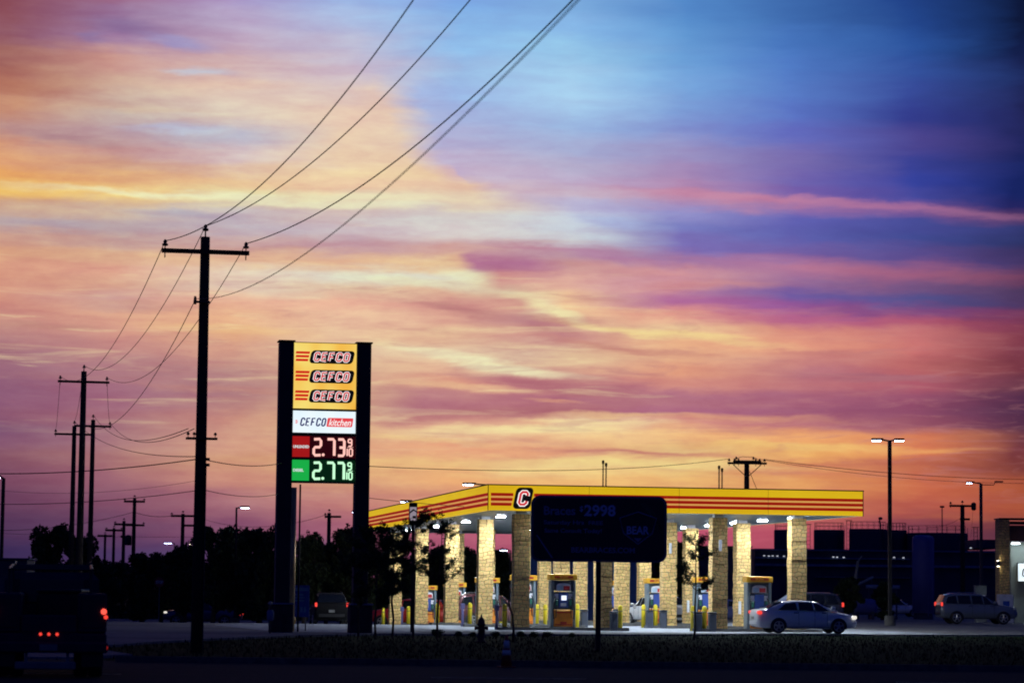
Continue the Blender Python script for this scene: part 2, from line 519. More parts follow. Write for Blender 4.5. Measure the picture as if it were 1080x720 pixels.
SKY = [
 (0,   [(132,72,78),(160,97,118),(170,150,198),(156,182,228),(125,168,228),(115,168,225),(72,133,207),(52,103,180),(26,65,145),(10,22,60)]),
 (25,  [(142,82,92),(150,112,150),(185,170,202),(175,190,225),(135,180,230),(125,180,235),(85,147,215),(60,113,195),(33,78,162),(14,27,75)]),
 (50,  [(146,92,105),(160,125,162),(190,165,190),(190,190,215),(145,190,235),(140,195,235),(97,157,221),(70,120,205),(42,76,162),(20,30,82)]),
 (75,  [(158,100,95),(205,155,142),(212,182,180),(205,190,205),(155,190,230),(155,205,240),(107,160,224),(78,120,205),(48,70,160),(26,32,85)]),
 (100, [(180,118,98),(205,168,150),(222,195,180),(220,197,190),(-392,226,200,186),(-440,166,184,226),(155,182,228),(160,205,240),(115,155,220),(82,112,203),(45,56,148),(28,32,88)]),
 (125, [(200,145,118),(195,172,165),(220,200,185),(235,207,182),(-400,232,206,182),(-452,172,184,222),(165,178,220),(150,185,230),(121,142,212),(90,100,195),(70,62,145),(25,32,95)]),
 (150, [(192,150,140),(188,160,165),(190,190,205),(235,208,178),(-415,230,205,180),(-468,180,180,214),(180,178,212),(160,172,215),(150,140,195),(118,103,177),(52,60,155),(18,32,100)]),
 (170, [(215,155,118),(195,148,145),(212,188,190),(235,208,175),(-436,232,202,172),(-479,192,178,206),(192,178,206),(178,172,205),(165,136,186),(107,93,178),(46,60,163),(18,32,102)]),
 (185, [(222,158,115),(212,165,135),(222,188,165),(238,210,168),(-445,232,200,165),(-479,214,182,186),(-510,196,176,200),(194,174,202),(185,168,202),(178,135,180),(112,86,172),(60,65,160),(30,32,100)]),
 (197, [(232,168,102),(228,176,125),(232,196,152),(238,204,168),(230,196,168),(-515,206,178,190),(198,174,194),(186,138,176),(162,108,164),(128,82,150),(84,52,104)]),
 (212, [(236,188,104),(238,200,128),(232,220,170),(232,222,185),(230,212,182),(185,180,210),(140,136,202),(90,90,182),(66,72,158),(42,48,108)]),
 (228, [(205,165,140),(205,178,160),(200,188,190),(212,192,185),(212,205,200),(195,208,222),(116,120,196),(88,88,176),(60,70,152),(38,44,98)]),
 (245, [(192,163,155),(186,165,168),(188,172,184),(200,180,188),(212,200,200),(200,205,210),(118,106,187),(110,90,168),(85,70,145),(60,45,95)]),
 (262, [(205,160,142),(200,165,155),(205,172,165),(195,160,168),(212,168,158),(185,145,165),(160,112,165),(183,110,146),(160,88,126),(105,52,88)]),
 (278, [(218,165,132),(220,175,142),(225,182,150),(225,180,148),(232,200,155),(-492,230,190,150),(-506,182,118,148),(-560,178,115,148),(200,140,140),(215,145,150),(150,100,152),(110,76,130),(70,50,92)]),
 (292, [(220,165,125),(225,172,135),(230,212,172),(225,230,190),(224,228,188),(-500,222,215,165),(-530,205,145,130),(225,170,140),(195,128,146),(110,86,153),(78,75,130),(75,48,88)]),
 (307, [(215,155,120),(215,165,130),(228,212,172),(230,210,158),(228,190,145),(-540,225,215,160),(238,200,145),(180,112,145),(150,88,140),(125,75,118),(110,50,78)]),
 (322, [(212,152,120),(205,160,140),(230,180,140),(235,185,145),(212,155,132),(-545,215,165,135),(-575,238,222,165),(240,205,145),(225,155,130),(185,105,130),(175,90,105),(120,55,72)]),
 (338, [(205,145,120),(218,165,130),(230,178,130),(235,198,150),(222,172,138),(-560,185,130,125),(205,150,130),(236,205,145),(220,150,120),(200,120,110),(125,58,70)]),
 (356, [(188,138,122),(215,160,130),(226,175,125),(232,198,148),(228,190,142),(-550,212,160,134),(190,130,125),(236,185,130),(228,160,122),(200,115,105),(125,60,70)]),
 (372, [(172,122,118),(198,145,127),(218,168,130),(230,202,152),(230,206,156),(-560,216,184,146),(222,190,142),(225,170,125),(205,138,120),(190,110,100),(120,58,65)]),
 (388, [(155,108,115),(175,125,122),(200,152,127),(222,190,142),(226,180,138),(-545,222,196,152),(215,170,135),(230,168,122),(185,118,118),(186,106,100),(118,56,64)]),
 (404, [(148,100,113),(166,114,118),(182,138,125),(212,170,133),(220,160,125),(-540,190,120,120),(200,140,125),(212,145,120),(190,120,115),(175,95,102),(100,54,66)]),
 (418, [(140,92,110),(160,108,118),(176,130,123),(212,170,130),(-440,185,125,120),(188,128,120),(-560,178,112,118),(172,110,120),(172,108,122),(170,105,116),(152,84,102),(78,46,68)]),
 (432, [(138,90,110),(162,110,118),(184,134,120),(216,175,130),(-440,180,120,120),(182,120,120),(-560,180,112,118),(178,112,118),(175,110,124),(162,98,114),(142,78,98),(75,45,68)]),
 (444, [(138,90,108),(168,116,115),(200,145,120),(220,178,127),(-440,200,140,122),(205,145,125),(-560,225,175,130),(238,215,158),(212,145,122),(185,115,115),(148,84,95),(80,45,65)]),
 (458, [(125,85,108),(165,120,118),(205,155,125),(225,185,130),(232,192,138),(238,205,140),(240,192,122),(236,168,102),(215,130,85),(110,58,62)]),
 (474, [(130,85,105),(165,120,118),(210,160,125),(225,175,125),(232,170,120),(228,165,115),(230,200,125),(236,178,97),(220,130,80),(120,60,60)]),
 (490, [(132,84,102),(165,112,116),(205,150,122),(225,175,125),(235,190,130),(240,212,145),(225,180,120),(222,145,98),(190,105,80),(125,62,58)]),
 (508, [(120,74,98),(152,96,112),(200,138,122),(215,160,125),(236,172,118),(240,190,122),(238,188,118),(222,150,95),(200,105,75),(165,82,55)]),
 (530, [(104,64,92),(134,84,106),(168,110,120),(196,134,125),(212,145,115),(225,150,108),(222,145,108),(195,115,92),(182,90,75),(165,80,55)]),
 (560, [(84,55,88),(108,70,100),(130,80,108),(160,95,116),(182,95,118),(190,95,115),(190,90,115),(185,85,100),(125,62,80),(90,50,65)]),
 (590, [(58,46,86),(74,54,96),(88,62,104),(115,75,112),(160,82,108),(172,82,108),(172,78,98),(150,68,92),(105,52,75),(75,40,60)]),
]


STROKES = [
 (870, 213, 300, 5.5, .075, .5, (190,122,155)), (760, 206, 120, 5, .05, .4, (212,140,160)),
 (520, 382, 120, 7, .17, .9, (238,234,188)), (592, 329, 70, 7, .30, .9, (240,230,175)), (440, 298, 100, 8, .08, .75, (232,234,192)),
 (489, 291, 26, 12, 0, .7, (230,230,192)), (600, 409, 125, 10, .13, .9, (180,114,122)), (540, 433, 150, 10, -.08, .9, (180,116,120)),
 (700, 421, 160, 9, .02, .7, (176,110,124)), (572, 421, 34, 3.5, .05, .8, (228,168,132)), (480, 326, 66, 7, .15, .8, (188,128,126)),
 (590, 352, 50, 6, .1, .75, (190,128,126)), (650, 366, 110, 4, .09, .7, (196,130,120)), (550, 284, 60, 8, .08, .7, (176,114,146)),
 (700, 350, 140, 6, .11, .8, (240,214,146)), (545, 455, 120, 6, -.02, .85, (242,222,162)), (620, 445, 90, 5, .03, .8, (242,216,158)), (770, 440, 130, 5, .01, .5, (236,180,130)), (480, 408, 90, 5, .02, .7, (232,186,144)), (690, 487, 170, 5, .02, .8, (240,214,142)),
 (455, 464, 110, 5, .08, .6, (236,200,140)), (680, 477, 130, 4, .05, .8, (196,120,112)), (930, 395, 100, 4, .02, .6, (166,108,122)),
 (870, 371, 90, 4, .03, .6, (196,126,122)), (235, 214, 270, 5, .03, .75, (236,238,196)), (182, 143, 60, 6, -.04, .75, (188,196,216)),
 (125, 40, 50, 11, .1, .5, (124,104,152)), (215, 83, 42, 5, .05, .7, (190,200,218)), (72, 158, 64, 7, .1, .6, (166,126,138)),
 (190, 231, 70, 7, .05, .6, (168,162,184)), (45, 247, 70, 10, 0, .55, (172,162,178)), (180, 53, 40, 7, .2, .6, (152,152,202)),
 (98, 52, 22, 8, .1, .5, (134,120,168)), (240, 95, 90, 6, -.05, .5, (232,200,176)), (110, 120, 120, 8, .05, .4, (214,180,150)),
 (940, 472, 120, 5, .02, .6, (240,176,108)), (640, 437, 90, 4, 0, .6, (240,200,140)), (150, 330, 90, 5, .02, .5, (198,150,138)),
 (60, 352, 80, 5, .0, .5, (196,146,128)), (240, 352, 110, 5, .05, .4, (236,190,134)), (330, 262, 90, 7, .03, .5, (196,152,162)),
 (430, 235, 90, 6, .0, .6, (210,208,205)), (600, 243, 70, 8, .05, .5, (200,212,222)), (605, 213, 70, 10, .15, .4, (176,172,212)),
 (640, 232, 60, 7, .1, .5, (160,170,218)), (820, 468, 110, 5, .01, .7, (242,202,122)), (900, 486, 120, 4, .0, .6, (196,116,92)),
 (1010, 545, 80, 5, .0, .5, (176,92,70)), (100, 404, 120, 6, .0, .35, (176,126,126)), (250, 415, 120, 5, .03, .4, (206,152,128)),
 (740, 300, 90, 7, -.03, .6, (216,150,140)), (560, 262, 60, 5, .1, .6, (184,124,150)), (650, 270, 80, 5, .12, .5, (180,122,160)),
]


def build_world():
    w = bpy.data.worlds.new('World')
    scene.world = w
    w.use_nodes = True
    n, l = w.node_tree.nodes, w.node_tree.links
    n.clear()
    out = n.new('ShaderNodeOutputWorld')
    bg = n.new('ShaderNodeBackground')
    l.new(bg.outputs[0], out.inputs['Surface'])

    def math_(op, a, b=None, clamp=False):
        q = n.new('ShaderNodeMath'); q.operation = op; q.use_clamp = clamp
        for i, v in enumerate((a, b)):
            if v is None: continue
            if isinstance(v, (int, float)): q.inputs[i].default_value = v
            else: l.new(v, q.inputs[i])
        return q.outputs[0]

    tc = n.new('ShaderNodeTexCoord')
    sp = n.new('ShaderNodeSeparateXYZ'); l.new(tc.outputs['Generated'], sp.inputs[0])
    az = math_('ARCTAN2', sp.outputs['X'], sp.outputs['Y'])
    el = math_('ARCSINE', sp.outputs['Z'])
    # cloud streaks: noise stretched along the horizon, bends the bands
    cb = n.new('ShaderNodeCombineXYZ')
    l.new(az, cb.inputs['X']); l.new(el, cb.inputs['Y'])

    def noise(sx, sy, detail, rough=.55, seed=0, dist=0):
        mp = n.new('ShaderNodeMapping'); mp.inputs['Scale'].default_value = (sx, sy, 1)
        mp.inputs['Location'].default_value = (seed, seed * .7, seed)
        mp.inputs['Rotation'].default_value = (0, 0, R(-1.2))
        l.new(cb.outputs[0], mp.inputs['Vector'])
        t = n.new('ShaderNodeTexNoise'); t.inputs['Scale'].default_value = 1
        t.inputs['Detail'].default_value = detail; t.inputs['Roughness'].default_value = rough
        t.inputs['Distortion'].default_value = dist
        l.new(mp.outputs[0], t.inputs['Vector'])
        return t
    n1 = noise(26, 90, 5, .6, 3.1, .4)
    n2 = noise(14, 60, 4, .6, 8.7, .3)
    n3 = noise(24, 260, 4, .5, 5.3, .4)
    wy = math_('ADD', math_('MULTIPLY', math_('SUBTRACT', n1.outputs['Fac'], .5), .0075),
               math_('MULTIPLY', math_('SUBTRACT', n3.outputs['Fac'], .5), .0045))
    wx = math_('MULTIPLY', math_('SUBTRACT', n2.outputs['Fac'], .5), .035)
    # x coordinate 0..1 for px -60..1140, picture scale
    X = math_('ADD', math_('MULTIPLY', math_('ADD', az, wx), F / 1200), 600 / 1200, True)
    # y in picture pixels: horizon at 623, tilt of the bands to the right high up
    Y0 = math_('SUBTRACT', 623, math_('MULTIPLY', math_('ADD', el, wy), F * 1.003))
    px = math_('MULTIPLY', az, F)
    hi = n.new('ShaderNodeMapRange'); hi.inputs['From Min'].default_value = 400; hi.inputs['From Max'].default_value = 320
    l.new(Y0, hi.inputs['Value'])
    tilt = math_('MULTIPLY', math_('MINIMUM', math_('MAXIMUM', px, 0), 600), .057)
    Y1 = math_('SUBTRACT', Y0, math_('MULTIPLY', tilt, hi.outputs[0]))
    base_roll = math_('MULTIPLY', math_('MINIMUM', math_('MAXIMUM', px, -600), 600), .008)
    Y1 = math_('SUBTRACT', Y1, base_roll) if False else Y1
    cur = None
    prev = None
    for (y, cols) in SKY:
        r = n.new('ShaderNodeValToRGB')
        stops = []
        k = 0
        plain = sum(1 for c in cols if not (len(c) == 4))
        for c in cols:
            if len(c) == 4:
                stops.append((-c[0], c[1:]))
            else:
                stops.append((k * 120, c)); k += 1
        stops.sort()
        while len(r.color_ramp.elements) < len(stops): r.color_ramp.elements.new(.5)
        r.color_ramp.interpolation = 'LINEAR'
        for e, (x, c) in zip(r.color_ramp.elements, stops):
            e.position = (x + 60) / 1200
        for e, (x, c) in zip(r.color_ramp.elements, stops):
            c = (c[0], c[1] * .98, min(255, c[2] * 1.07)) if 285 < y < 485 else c
            if y < 300 and x > 560:
                g_ = sum(c) / 3
                c = tuple(v * .87 + (g_ * 1.12 + 6) * .13 for v in c)
            e.color = (*lin(c), 1)
        if plain != len(cols): r.color_ramp.interpolation = 'LINEAR'
        l.new(X, r.inputs['Fac'])
        if cur is None:
            cur = r.outputs['Color']
        else:
            mr = n.new('ShaderNodeMapRange'); mr.interpolation_type = 'SMOOTHSTEP'
            mr.inputs['From Min'].default_value = prev; mr.inputs['From Max'].default_value = y
            l.new(Y1, mr.inputs['Value'])
            mx = n.new('ShaderNodeMix'); mx.data_type = 'RGBA'
            l.new(mr.outputs[0], mx.inputs['Factor']); l.new(cur, mx.inputs[6]); l.new(r.outputs['Color'], mx.inputs[7])
            cur = mx.outputs[2]
        prev = y
    # single clouds and bright gaps, long and thin, each with its own slope
    pt = n.new('ShaderNodeCombineXYZ')
    l.new(math_('ADD', math_('MULTIPLY', math_('ADD', az, wx), F), 540), pt.inputs['X']); l.new(Y0, pt.inputs['Y'])
    for (x, y, a_, b_, sl, op, c) in STROKES:
        mp = n.new('ShaderNodeMapping'); mp.vector_type = 'TEXTURE'
        mp.inputs['Location'].default_value = (x, y, 0)
        mp.inputs['Rotation'].default_value = (0, 0, math.atan(sl))
        mp.inputs['Scale'].default_value = (a_, b_, 1)
        l.new(pt.outputs[0], mp.inputs['Vector'])
        vl = n.new('ShaderNodeVectorMath'); vl.operation = 'LENGTH'; l.new(mp.outputs[0], vl.inputs[0])
        mr = n.new('ShaderNodeMapRange'); mr.interpolation_type = 'SMOOTHSTEP'
        mr.inputs['From Min'].default_value = 1.25; mr.inputs['From Max'].default_value = .1
        mr.inputs['To Min'].default_value = 0; mr.inputs['To Max'].default_value = op
        l.new(vl.outputs['Value'], mr.inputs['Value'])
        mx = n.new('ShaderNodeMix'); mx.data_type = 'RGBA'
        l.new(mr.outputs[0], mx.inputs['Factor']); l.new(cur, mx.inputs[6]); mx.inputs[7].default_value = (*lin(c), 1)
        cur = mx.outputs[2]
    # ripples of thin mauve cloud and pale gaps in the lower sky
    for (sx, sy, seed, lo, hi_, op, c) in ((26, 240, 21.3, .52, .68, .34, (182,120,126)), (16, 230, 33.9, .54, .72, .45, (240,218,168)), (50, 380, 44.1, .52, .70, .22, (196,132,130))):
        nn = noise(sx, sy, 5, .6, seed, .7)
        m1 = n.new('ShaderNodeMapRange'); m1.interpolation_type = 'SMOOTHSTEP'
        m1.inputs['From Min'].default_value = lo; m1.inputs['From Max'].default_value = hi_; m1.inputs['To Max'].default_value = op
        l.new(nn.outputs['Fac'], m1.inputs['Value'])
        m2 = n.new('ShaderNodeMapRange'); m2.interpolation_type = 'SMOOTHSTEP'
        m2.inputs['From Min'].default_value = 200; m2.inputs['From Max'].default_value = 330
        l.new(math_('SUBTRACT', Y0, math_('MULTIPLY', math_('MAXIMUM', px, 0), .18)), m2.inputs['Value'])
        m3 = n.new('ShaderNodeMapRange'); m3.interpolation_type = 'SMOOTHSTEP'
        m3.inputs['From Min'].default_value = 520; m3.inputs['From Max'].default_value = 440
        l.new(math_('SUBTRACT', Y0, math_('MULTIPLY', px, .08)), m3.inputs['Value'])
        m4 = n.new('ShaderNodeMapRange'); m4.interpolation_type = 'SMOOTHSTEP'
        m4.inputs['From Min'].default_value = -540; m4.inputs['From Max'].default_value = -180
        m4.inputs['To Min'].default_value = .35
        if seed == 33.9: m4.inputs['From Min'].default_value = 330; m4.inputs['From Max'].default_value = -20; m4.inputs['To Min'].default_value = 0
        l.new(px, m4.inputs['Value'])
        mk = math_('MULTIPLY', math_('MULTIPLY', m1.outputs[0], m2.outputs[0]), math_('MULTIPLY', m3.outputs[0], m4.outputs[0]))
        mx = n.new('ShaderNodeMix'); mx.data_type = 'RGBA'
        l.new(mk, mx.inputs['Factor']); l.new(cur, mx.inputs[6]); mx.inputs[7].default_value = (*lin(c), 1)
        cur = mx.outputs[2]
    # fine streaks of brighter and duller cloud
    st = noise(22, 190, 4, .5, 1.7, .5)
    st2 = noise(60, 210, 7, .68, 12.1, .2)
    sv = math_('ADD', math_('MULTIPLY', st.outputs['Fac'], .5), math_('MULTIPLY', st2.outputs['Fac'], .5))
    mr = n.new('ShaderNodeMapRange'); mr.inputs['From Min'].default_value = .3; mr.inputs['From Max'].default_value = .7
    mr.inputs['To Min'].default_value = -.17; mr.inputs['To Max'].default_value = .14
    l.new(sv, mr.inputs['Value'])
    amp = math_('MINIMUM', math_('MAXIMUM', math_('ADD', math_('DIVIDE', math_('SUBTRACT', Y0, math_('MULTIPLY', px, .5)), 500), .35), .22), 1)
    amped = math_('ADD', math_('MULTIPLY', mr.outputs[0], amp), 1)
    tint = n.new('ShaderNodeCombineXYZ')
    l.new(math_('POWER', amped, .8), tint.inputs['X'])
    g2 = math_('POWER', amped, 1.7); l.new(g2, tint.inputs['Y'])
    b2 = math_('POWER', amped, 1.0); l.new(b2, tint.inputs['Z'])
    vm = n.new('ShaderNodeVectorMath'); vm.operation = 'MULTIPLY'
    l.new(cur, vm.inputs[0]); l.new(tint.outputs[0], vm.inputs[1])
    # the rest of the dome: afterglow fades to deep dusk blue away from the west
    dome = n.new('ShaderNodeValToRGB')
    dome.color_ramp.elements[0].color = (.007, .012, .085, 1)
    dome.color_ramp.elements[1].color = (.004, .010, .078, 1)
    l.new(math_('ABSOLUTE', el), dome.inputs['Fac'])
    fa = n.new('ShaderNodeMapRange'); fa.interpolation_type = 'SMOOTHSTEP'
    fa.inputs['From Min'].default_value = .24; fa.inputs['From Max'].default_value = .42
    l.new(math_('ABSOLUTE', az), fa.inputs['Value'])
    fe = n.new('ShaderNodeMapRange'); fe.interpolation_type = 'SMOOTHSTEP'
    fe.inputs['From Min'].default_value = .235; fe.inputs['From Max'].default_value = .36
    l.new(el, fe.inputs['Value'])
    fm = math_('MAXIMUM', fa.outputs[0], fe.outputs[0])
    mx = n.new('ShaderNodeMix'); mx.data_type = 'RGBA'
    l.new(fm, mx.inputs['Factor']); l.new(vm.outputs[0], mx.inputs[6]); l.new(dome.outputs['Color'], mx.inputs[7])
    l.new(mx.outputs[2], bg.inputs['Color'])
    bg.inputs['Strength'].default_value = 1
    w.cycles.sampling_method = 'MANUAL'
    w.cycles.sample_map_resolution = 1024


build_world()
vs = scene.view_settings
vs.view_transform = 'Standard'; vs.look = 'None'; vs.exposure = 0; vs.gamma = 1
scene.cycles.use_denoising = True
scene.cycles.pixel_filter_type = 'BLACKMAN_HARRIS'
scene.cycles.filter_width = 1.9
scene.cycles.max_bounces = 5
scene.cycles.sample_clamp_indirect = 3


# ------------------------------------------------------------------ ground sheets
def inpoly(x, y, P):
    c = False
    for i in range(len(P)):
        x1, y1 = P[i]; x2, y2 = P[i - 1]
        if (y1 > y) != (y2 > y) and x < (x2 - x1) * (y - y1) / (y2 - y1) + x1: c = not c
    return c


def sheet(name, m, P, dz, step=3.0, kerb=0):
    """polygon draped on the ground by clipping a grid"""
    bm = bmesh.new()
    vs_ = [bm.verts.new((x, y, 0)) for x, y in P]
    bm.faces.new(vs_)
    xs = [p[0] for p in P]; ys = [p[1] for p in P]
    x = math.floor(max(-44, min(xs)) / step) * step
    while x < min(44, max(xs)):
        x += step
        bmesh.ops.bisect_plane(bm, geom=bm.verts[:] + bm.edges[:] + bm.faces[:], plane_co=(x, 0, 0), plane_no=(1, 0, 0))
    y = 110
    while y < min(214, max(ys)):
        y += step
        bmesh.ops.bisect_plane(bm, geom=bm.verts[:] + bm.edges[:] + bm.faces[:], plane_co=(0, y, 0), plane_no=(0, 1, 0))
    if kerb:
        be = [e for e in bm.edges if e.is_boundary]
        r = bmesh.ops.extrude_edge_only(bm, edges=be)
        low = [v for v in r['geom'] if isinstance(v, bmesh.types.BMVert)]
        lows = set(low)
    else:
        lows = set()
    for v in bm.verts:
        v.co.z = gz(v.co.x, v.co.y) + dz - (kerb if v in lows else 0)
    me = bpy.data.meshes.new(name); bm.normal_update(); bm.to_mesh(me); bm.free()
    for p in me.polygons:
        pass
    me.materials.append(m)
    o = bpy.data.objects.new(name, me); C.objects.link(o); o['kind'] = 'structure'
    return o


BIG = 2500
sheet('ground', M['soil_grass'], [(-BIG, -200), (BIG, -200), (BIG, BIG), (-BIG, BIG)], 0)
LOTZ = .07
lot_poly = [(-9.6, 88.5), (-8, 95), (-5, 101.5), (0, 103.5), (6, 107), (10, 111), (16, 112.5), (24, 118), (40, 122), (90, 130), (90, 240), (-90, 240), (-90, 72), (-28, 72),
            (-18, 70.5), (-14.5, 68), (-13.0, 64.5), (-12.2, 61.2), (-12.6, 61.0), (-13.5, 66), (-12.6, 71.5), (-11.3, 79)]
lot_poly = [(-10.8, 82), (-9.6, 88.5), (-7.5, 96.5), (-5, 101.5), (0, 103.5), (6, 107), (10, 111), (16, 112.5), (24, 118), (40, 122), (90, 130), (90, 240), (-90, 240), (-90, 78), (-26, 78),
            (-19.5, 73), (-18.5, 63.2), (-10.2, 63.2), (-9.2, 66.5), (-10.6, 71), (-11.4, 76)]
sheet('parking_lot', M['concrete'], lot_poly, LOTZ, kerb=.12)
# road in front, running left to right
sheet('road', M['asphalt'], [(-120, 30), (120, 30), (120, 61.5), (30, 61.3), (0, 61), (-8.6, 61.4), (-9.6, 63.195), (-19, 63.195), (-30, 62), (-120, 62)], .02)
kb = MB()
for seg in ([(-8.9, 61.65), (0, 61.25), (30, 61.55), (120, 61.75)], [(-120, 62.3), (-30, 62.3), (-19.3, 63.4)]):
    for (a, b) in zip(seg, seg[1:]):
        n = Vector((-(b[1] - a[1]), b[0] - a[0])).normalized() * .09
        vs_ = [(a[0] - n.x, a[1] - n.y, -.05), (b[0] - n.x, b[1] - n.y, -.05), (b[0] + n.x, b[1] + n.y, -.05), (a[0] + n.x, a[1] + n.y, -.05)]
        kb.add(vs_ + [(x, y, .15) for x, y, z in vs_], [(0, 1, 5, 4), (1, 2, 6, 5), (2, 3, 7, 6), (3, 0, 4, 7), (4, 5, 6, 7)])
tag(kb.obj('kerb', M['kerb']), kind='structure')
ln = MB()
ln.box(-120, 120, 44.0, 44.12, .024, .026); ln.box(-120, 120, 44.3, 44.42, .024, .026)
for k in range(-8, 9):
    ln.box(k * 9 - 1.5, k * 9 + 1.5, 52.6, 52.72, .024, .026)
tag(ln.obj('road_marking', M['paint_line']), kind='structure')

# forecourt slab under the canopy
ANG = R(10)
ex = Vector((math.cos(ANG), math.sin(ANG), 0)); ey = Vector((-math.sin(ANG), math.cos(ANG), 0))
O = Vector((-.84, 113.5, 0))


def ab(a, b, z=0):
    p = O + ex * a + ey * b
    return Vector((p.x, p.y, gz(p.x, p.y) + z))


def abp(a, b):
    p = O + ex * a + ey * b
    return (p.x, p.y)


sheet('forecourt', M['apron'], [abp(-4, -4.2), abp(10, -4.0), abp(19.5, -2.0), abp(19.5, 46), abp(-4, 46), (-13, 140), (-13.0, 120), (-8.6, 102.2), (-3.2, 104.6)], LOTZ + .006, 3.0)

# ------------------------------------------------------------------ fuel canopy
W_, L_ = 16.1, 46.0
can = thing('fuel_canopy', 'long fuel station canopy with lit yellow and red striped fascia on stone columns', 'canopy', O, ANG)
ZB, ZT = 5.06, 6.11
# fascia as four faces; stripes proud of it
fb = MB()
t = .12
fb.box(0, W_, -t, 0, ZB, ZT); fb.box(-t, 0, -t, L_ + t, ZB, ZT); fb.box(W_, W_ + t, -t, L_ + t, ZB, ZT); fb.box(0, W_, L_, L_ + t, ZB, ZT)
fas = fb.obj('fascia', M['fasciayellow'], can)
H = ZT - ZB


def stripes(za, zb_, m, nm):
    g = MB(); e = .006
    # front, broken where the badge sits
    g.box(.002, .96, -t - e, -t, za, zb_)
    g.box(1.78 + .0, W_ + t, -t - e, -t, za, zb_)
    g.box(-t - e, -t, -t - e, L_ + t, za, zb_)
    g.box(W_ + t, W_ + t + e, -t, L_ + t, za, zb_)
    return g.obj(nm, m, can)


for k in range(3):
    zc = ZB + H * (.64 - k * .195)
    stripes(zc - .062, zc + .062, M['fasciared'], 'red_stripe')
for k in range(2):
    zc = ZB + H * (.5425 - k * .195)
    stripes(zc - .035, zc + .035, M['fasciagold'], 'gold_stripe')
fl = MB()
fl.box(-t - .03, W_ + t + .03, -t - .03, L_ + t + .03, ZT + .001, ZT + .05)
fl.obj('roof_flashing', M['flash'], can)
fj = MB()
fj.box(-t - .009, -t + .02, -t - .009, -t + .02, ZB - .01, ZT)
fj.obj('corner_trim', M['darkmetal'], can)
fj = MB()
fj.box(W_ + t - .02, W_ + t + .012, -t - .012, -t + .02, ZB - .01, ZT)
fj.obj('corner_trim', M['darkmetal'], can)
for a in (4.2, 8.1, 12.0):
    g = MB(); g.box(a, a + .012, -t - .008, -t - .006, ZB, ZT); g.obj('panel_joint', M['darkmetal'], can)
ce = MB()
ce.box(0, W_, 0, L_, ZB + .03, ZB + .16)
ceil = ce.obj('ceiling', M['ceiling'], can)
tm_ = MB(); tm_.box(W_ - .02, W_ - .001, .0, L_ - .02, ZB - .004, ZB + .0295); tm_.obj('soffit_trim', M['pumpgrey'], can)
tm_ = MB(); tm_.box(.0, W_ - .001, L_ - .019, L_ - .001, ZB - .004, ZB + .0295); tm_.obj('soffit_trim', M['pumpgrey'], can)
sg = MB()
for k in range(1, 40):
    sg.box(k * .4, k * .4 + .012, .02, L_ - .02, ZB + .024, ZB + .0295)
sg.obj('ceiling_seams', M['pumpgrey'], ceil)
# badge
bd = MB(); bd.prism(rrect(.86, .98, .2, 6, 1.37, ZB + H / 2 + .0, .2), -t - .05, -t)
badge = bd.obj('badge', M['fasciayellow'], can)
b2 = MB(); b2.prism(rrect(.74, .9, .18, 6, 1.37, ZB + H / 2, .2), -t - .075, -t - .051); b2.obj('badge_panel', M['logoblack'], badge)
g = MB(); glyphs(g, 'C', 1.37 - .2, ZB + .26, .30, .52, 0, .105, -t - .085, .2); g.obj('badge_letter_outline', M['letterwhite'], badge)
g = MB(); glyphs(g, 'C', 1.37 - .2, ZB + .26, .30, .52, 0, .056, -t - .112, .2); g.obj('badge_letter', M['letterred'], badge)
# light fixtures
for (a, b) in [(a, 3.4 + 5.0 * k) for k in range(8) for a in (1.9, 8.05, 14.1)] + [(3.3, .5), (7.6, .5), (12.2, .45), (15.3, .45)]:
    if 1:
        h = MB(); h.cbox(a - .22, a + .22, b - .22, b + .22, (ZB + .0245 if b < 1 else ZB - .03), ZB + .0285, .002)
        q = h.obj('ceiling_light', M['fixture'], can)
        e_ = MB(); e_.box(a - .17, a + .17, b - .17, b + .17, (ZB + .021 if b < 1 else ZB - .042), (ZB + .024 if b < 1 else ZB - .0305)); e_.obj('light_panel', M['led'], q)
# columns
cw = .33
ROWB = [1.0, 10.2, 20.2, 30.6, 41.0]
COLA = [1.5, 5.06, 10.1, 13.6]
for bi, b in enumerate(ROWB):
    for ai, a in enumerate(COLA):
        p = ab(a, b)
        g = MB(); rr = random.Random(bi * 7 + ai)
        # courses of slightly uneven stone
        z = p.z - .3
        g.box(a - cw + .02, a + cw - .02, b - cw + .02, b + cw - .02, z, 4.93)
        while z < 4.9:
            hh = min(rr.choice((.16, .22, .31, .39)), 4.95 - z)
            if hh < .04: break
            d = [rr.uniform(-.012, .016) for _ in range(4)]
            g.box(a - cw - d[0], a + cw + d[1], b - cw - d[2], b + cw + d[3], z, z + hh - .004)
            z += hh
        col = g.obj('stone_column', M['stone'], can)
        g = MB(); g.box(a - .2, a + .2, b - .2, b + .2, 4.93, ZB + .028); g.obj('column_head', M['fixture'], col)
        if ai in (1, 2):
            g = MB(); g.cbox(a - .06, a + .06, b - cw - .10, b - cw - .02, 3.5, 3.98, .02)
            if bi in (0, 1): g.obj('column_light_box', M['boxwhite'], col)
        if ai == 3:
            g = MB(); g.cbox(a - .26, a - .14, b - cw - .13, b - cw - .02, p.z + .75, p.z + 1.35, .02); g.obj('paper_towel_box', M['boxwhite'], col)
# vent pipes standing behind the canopy
ORD = ['front', 'second', 'middle', 'fourth', 'rear']

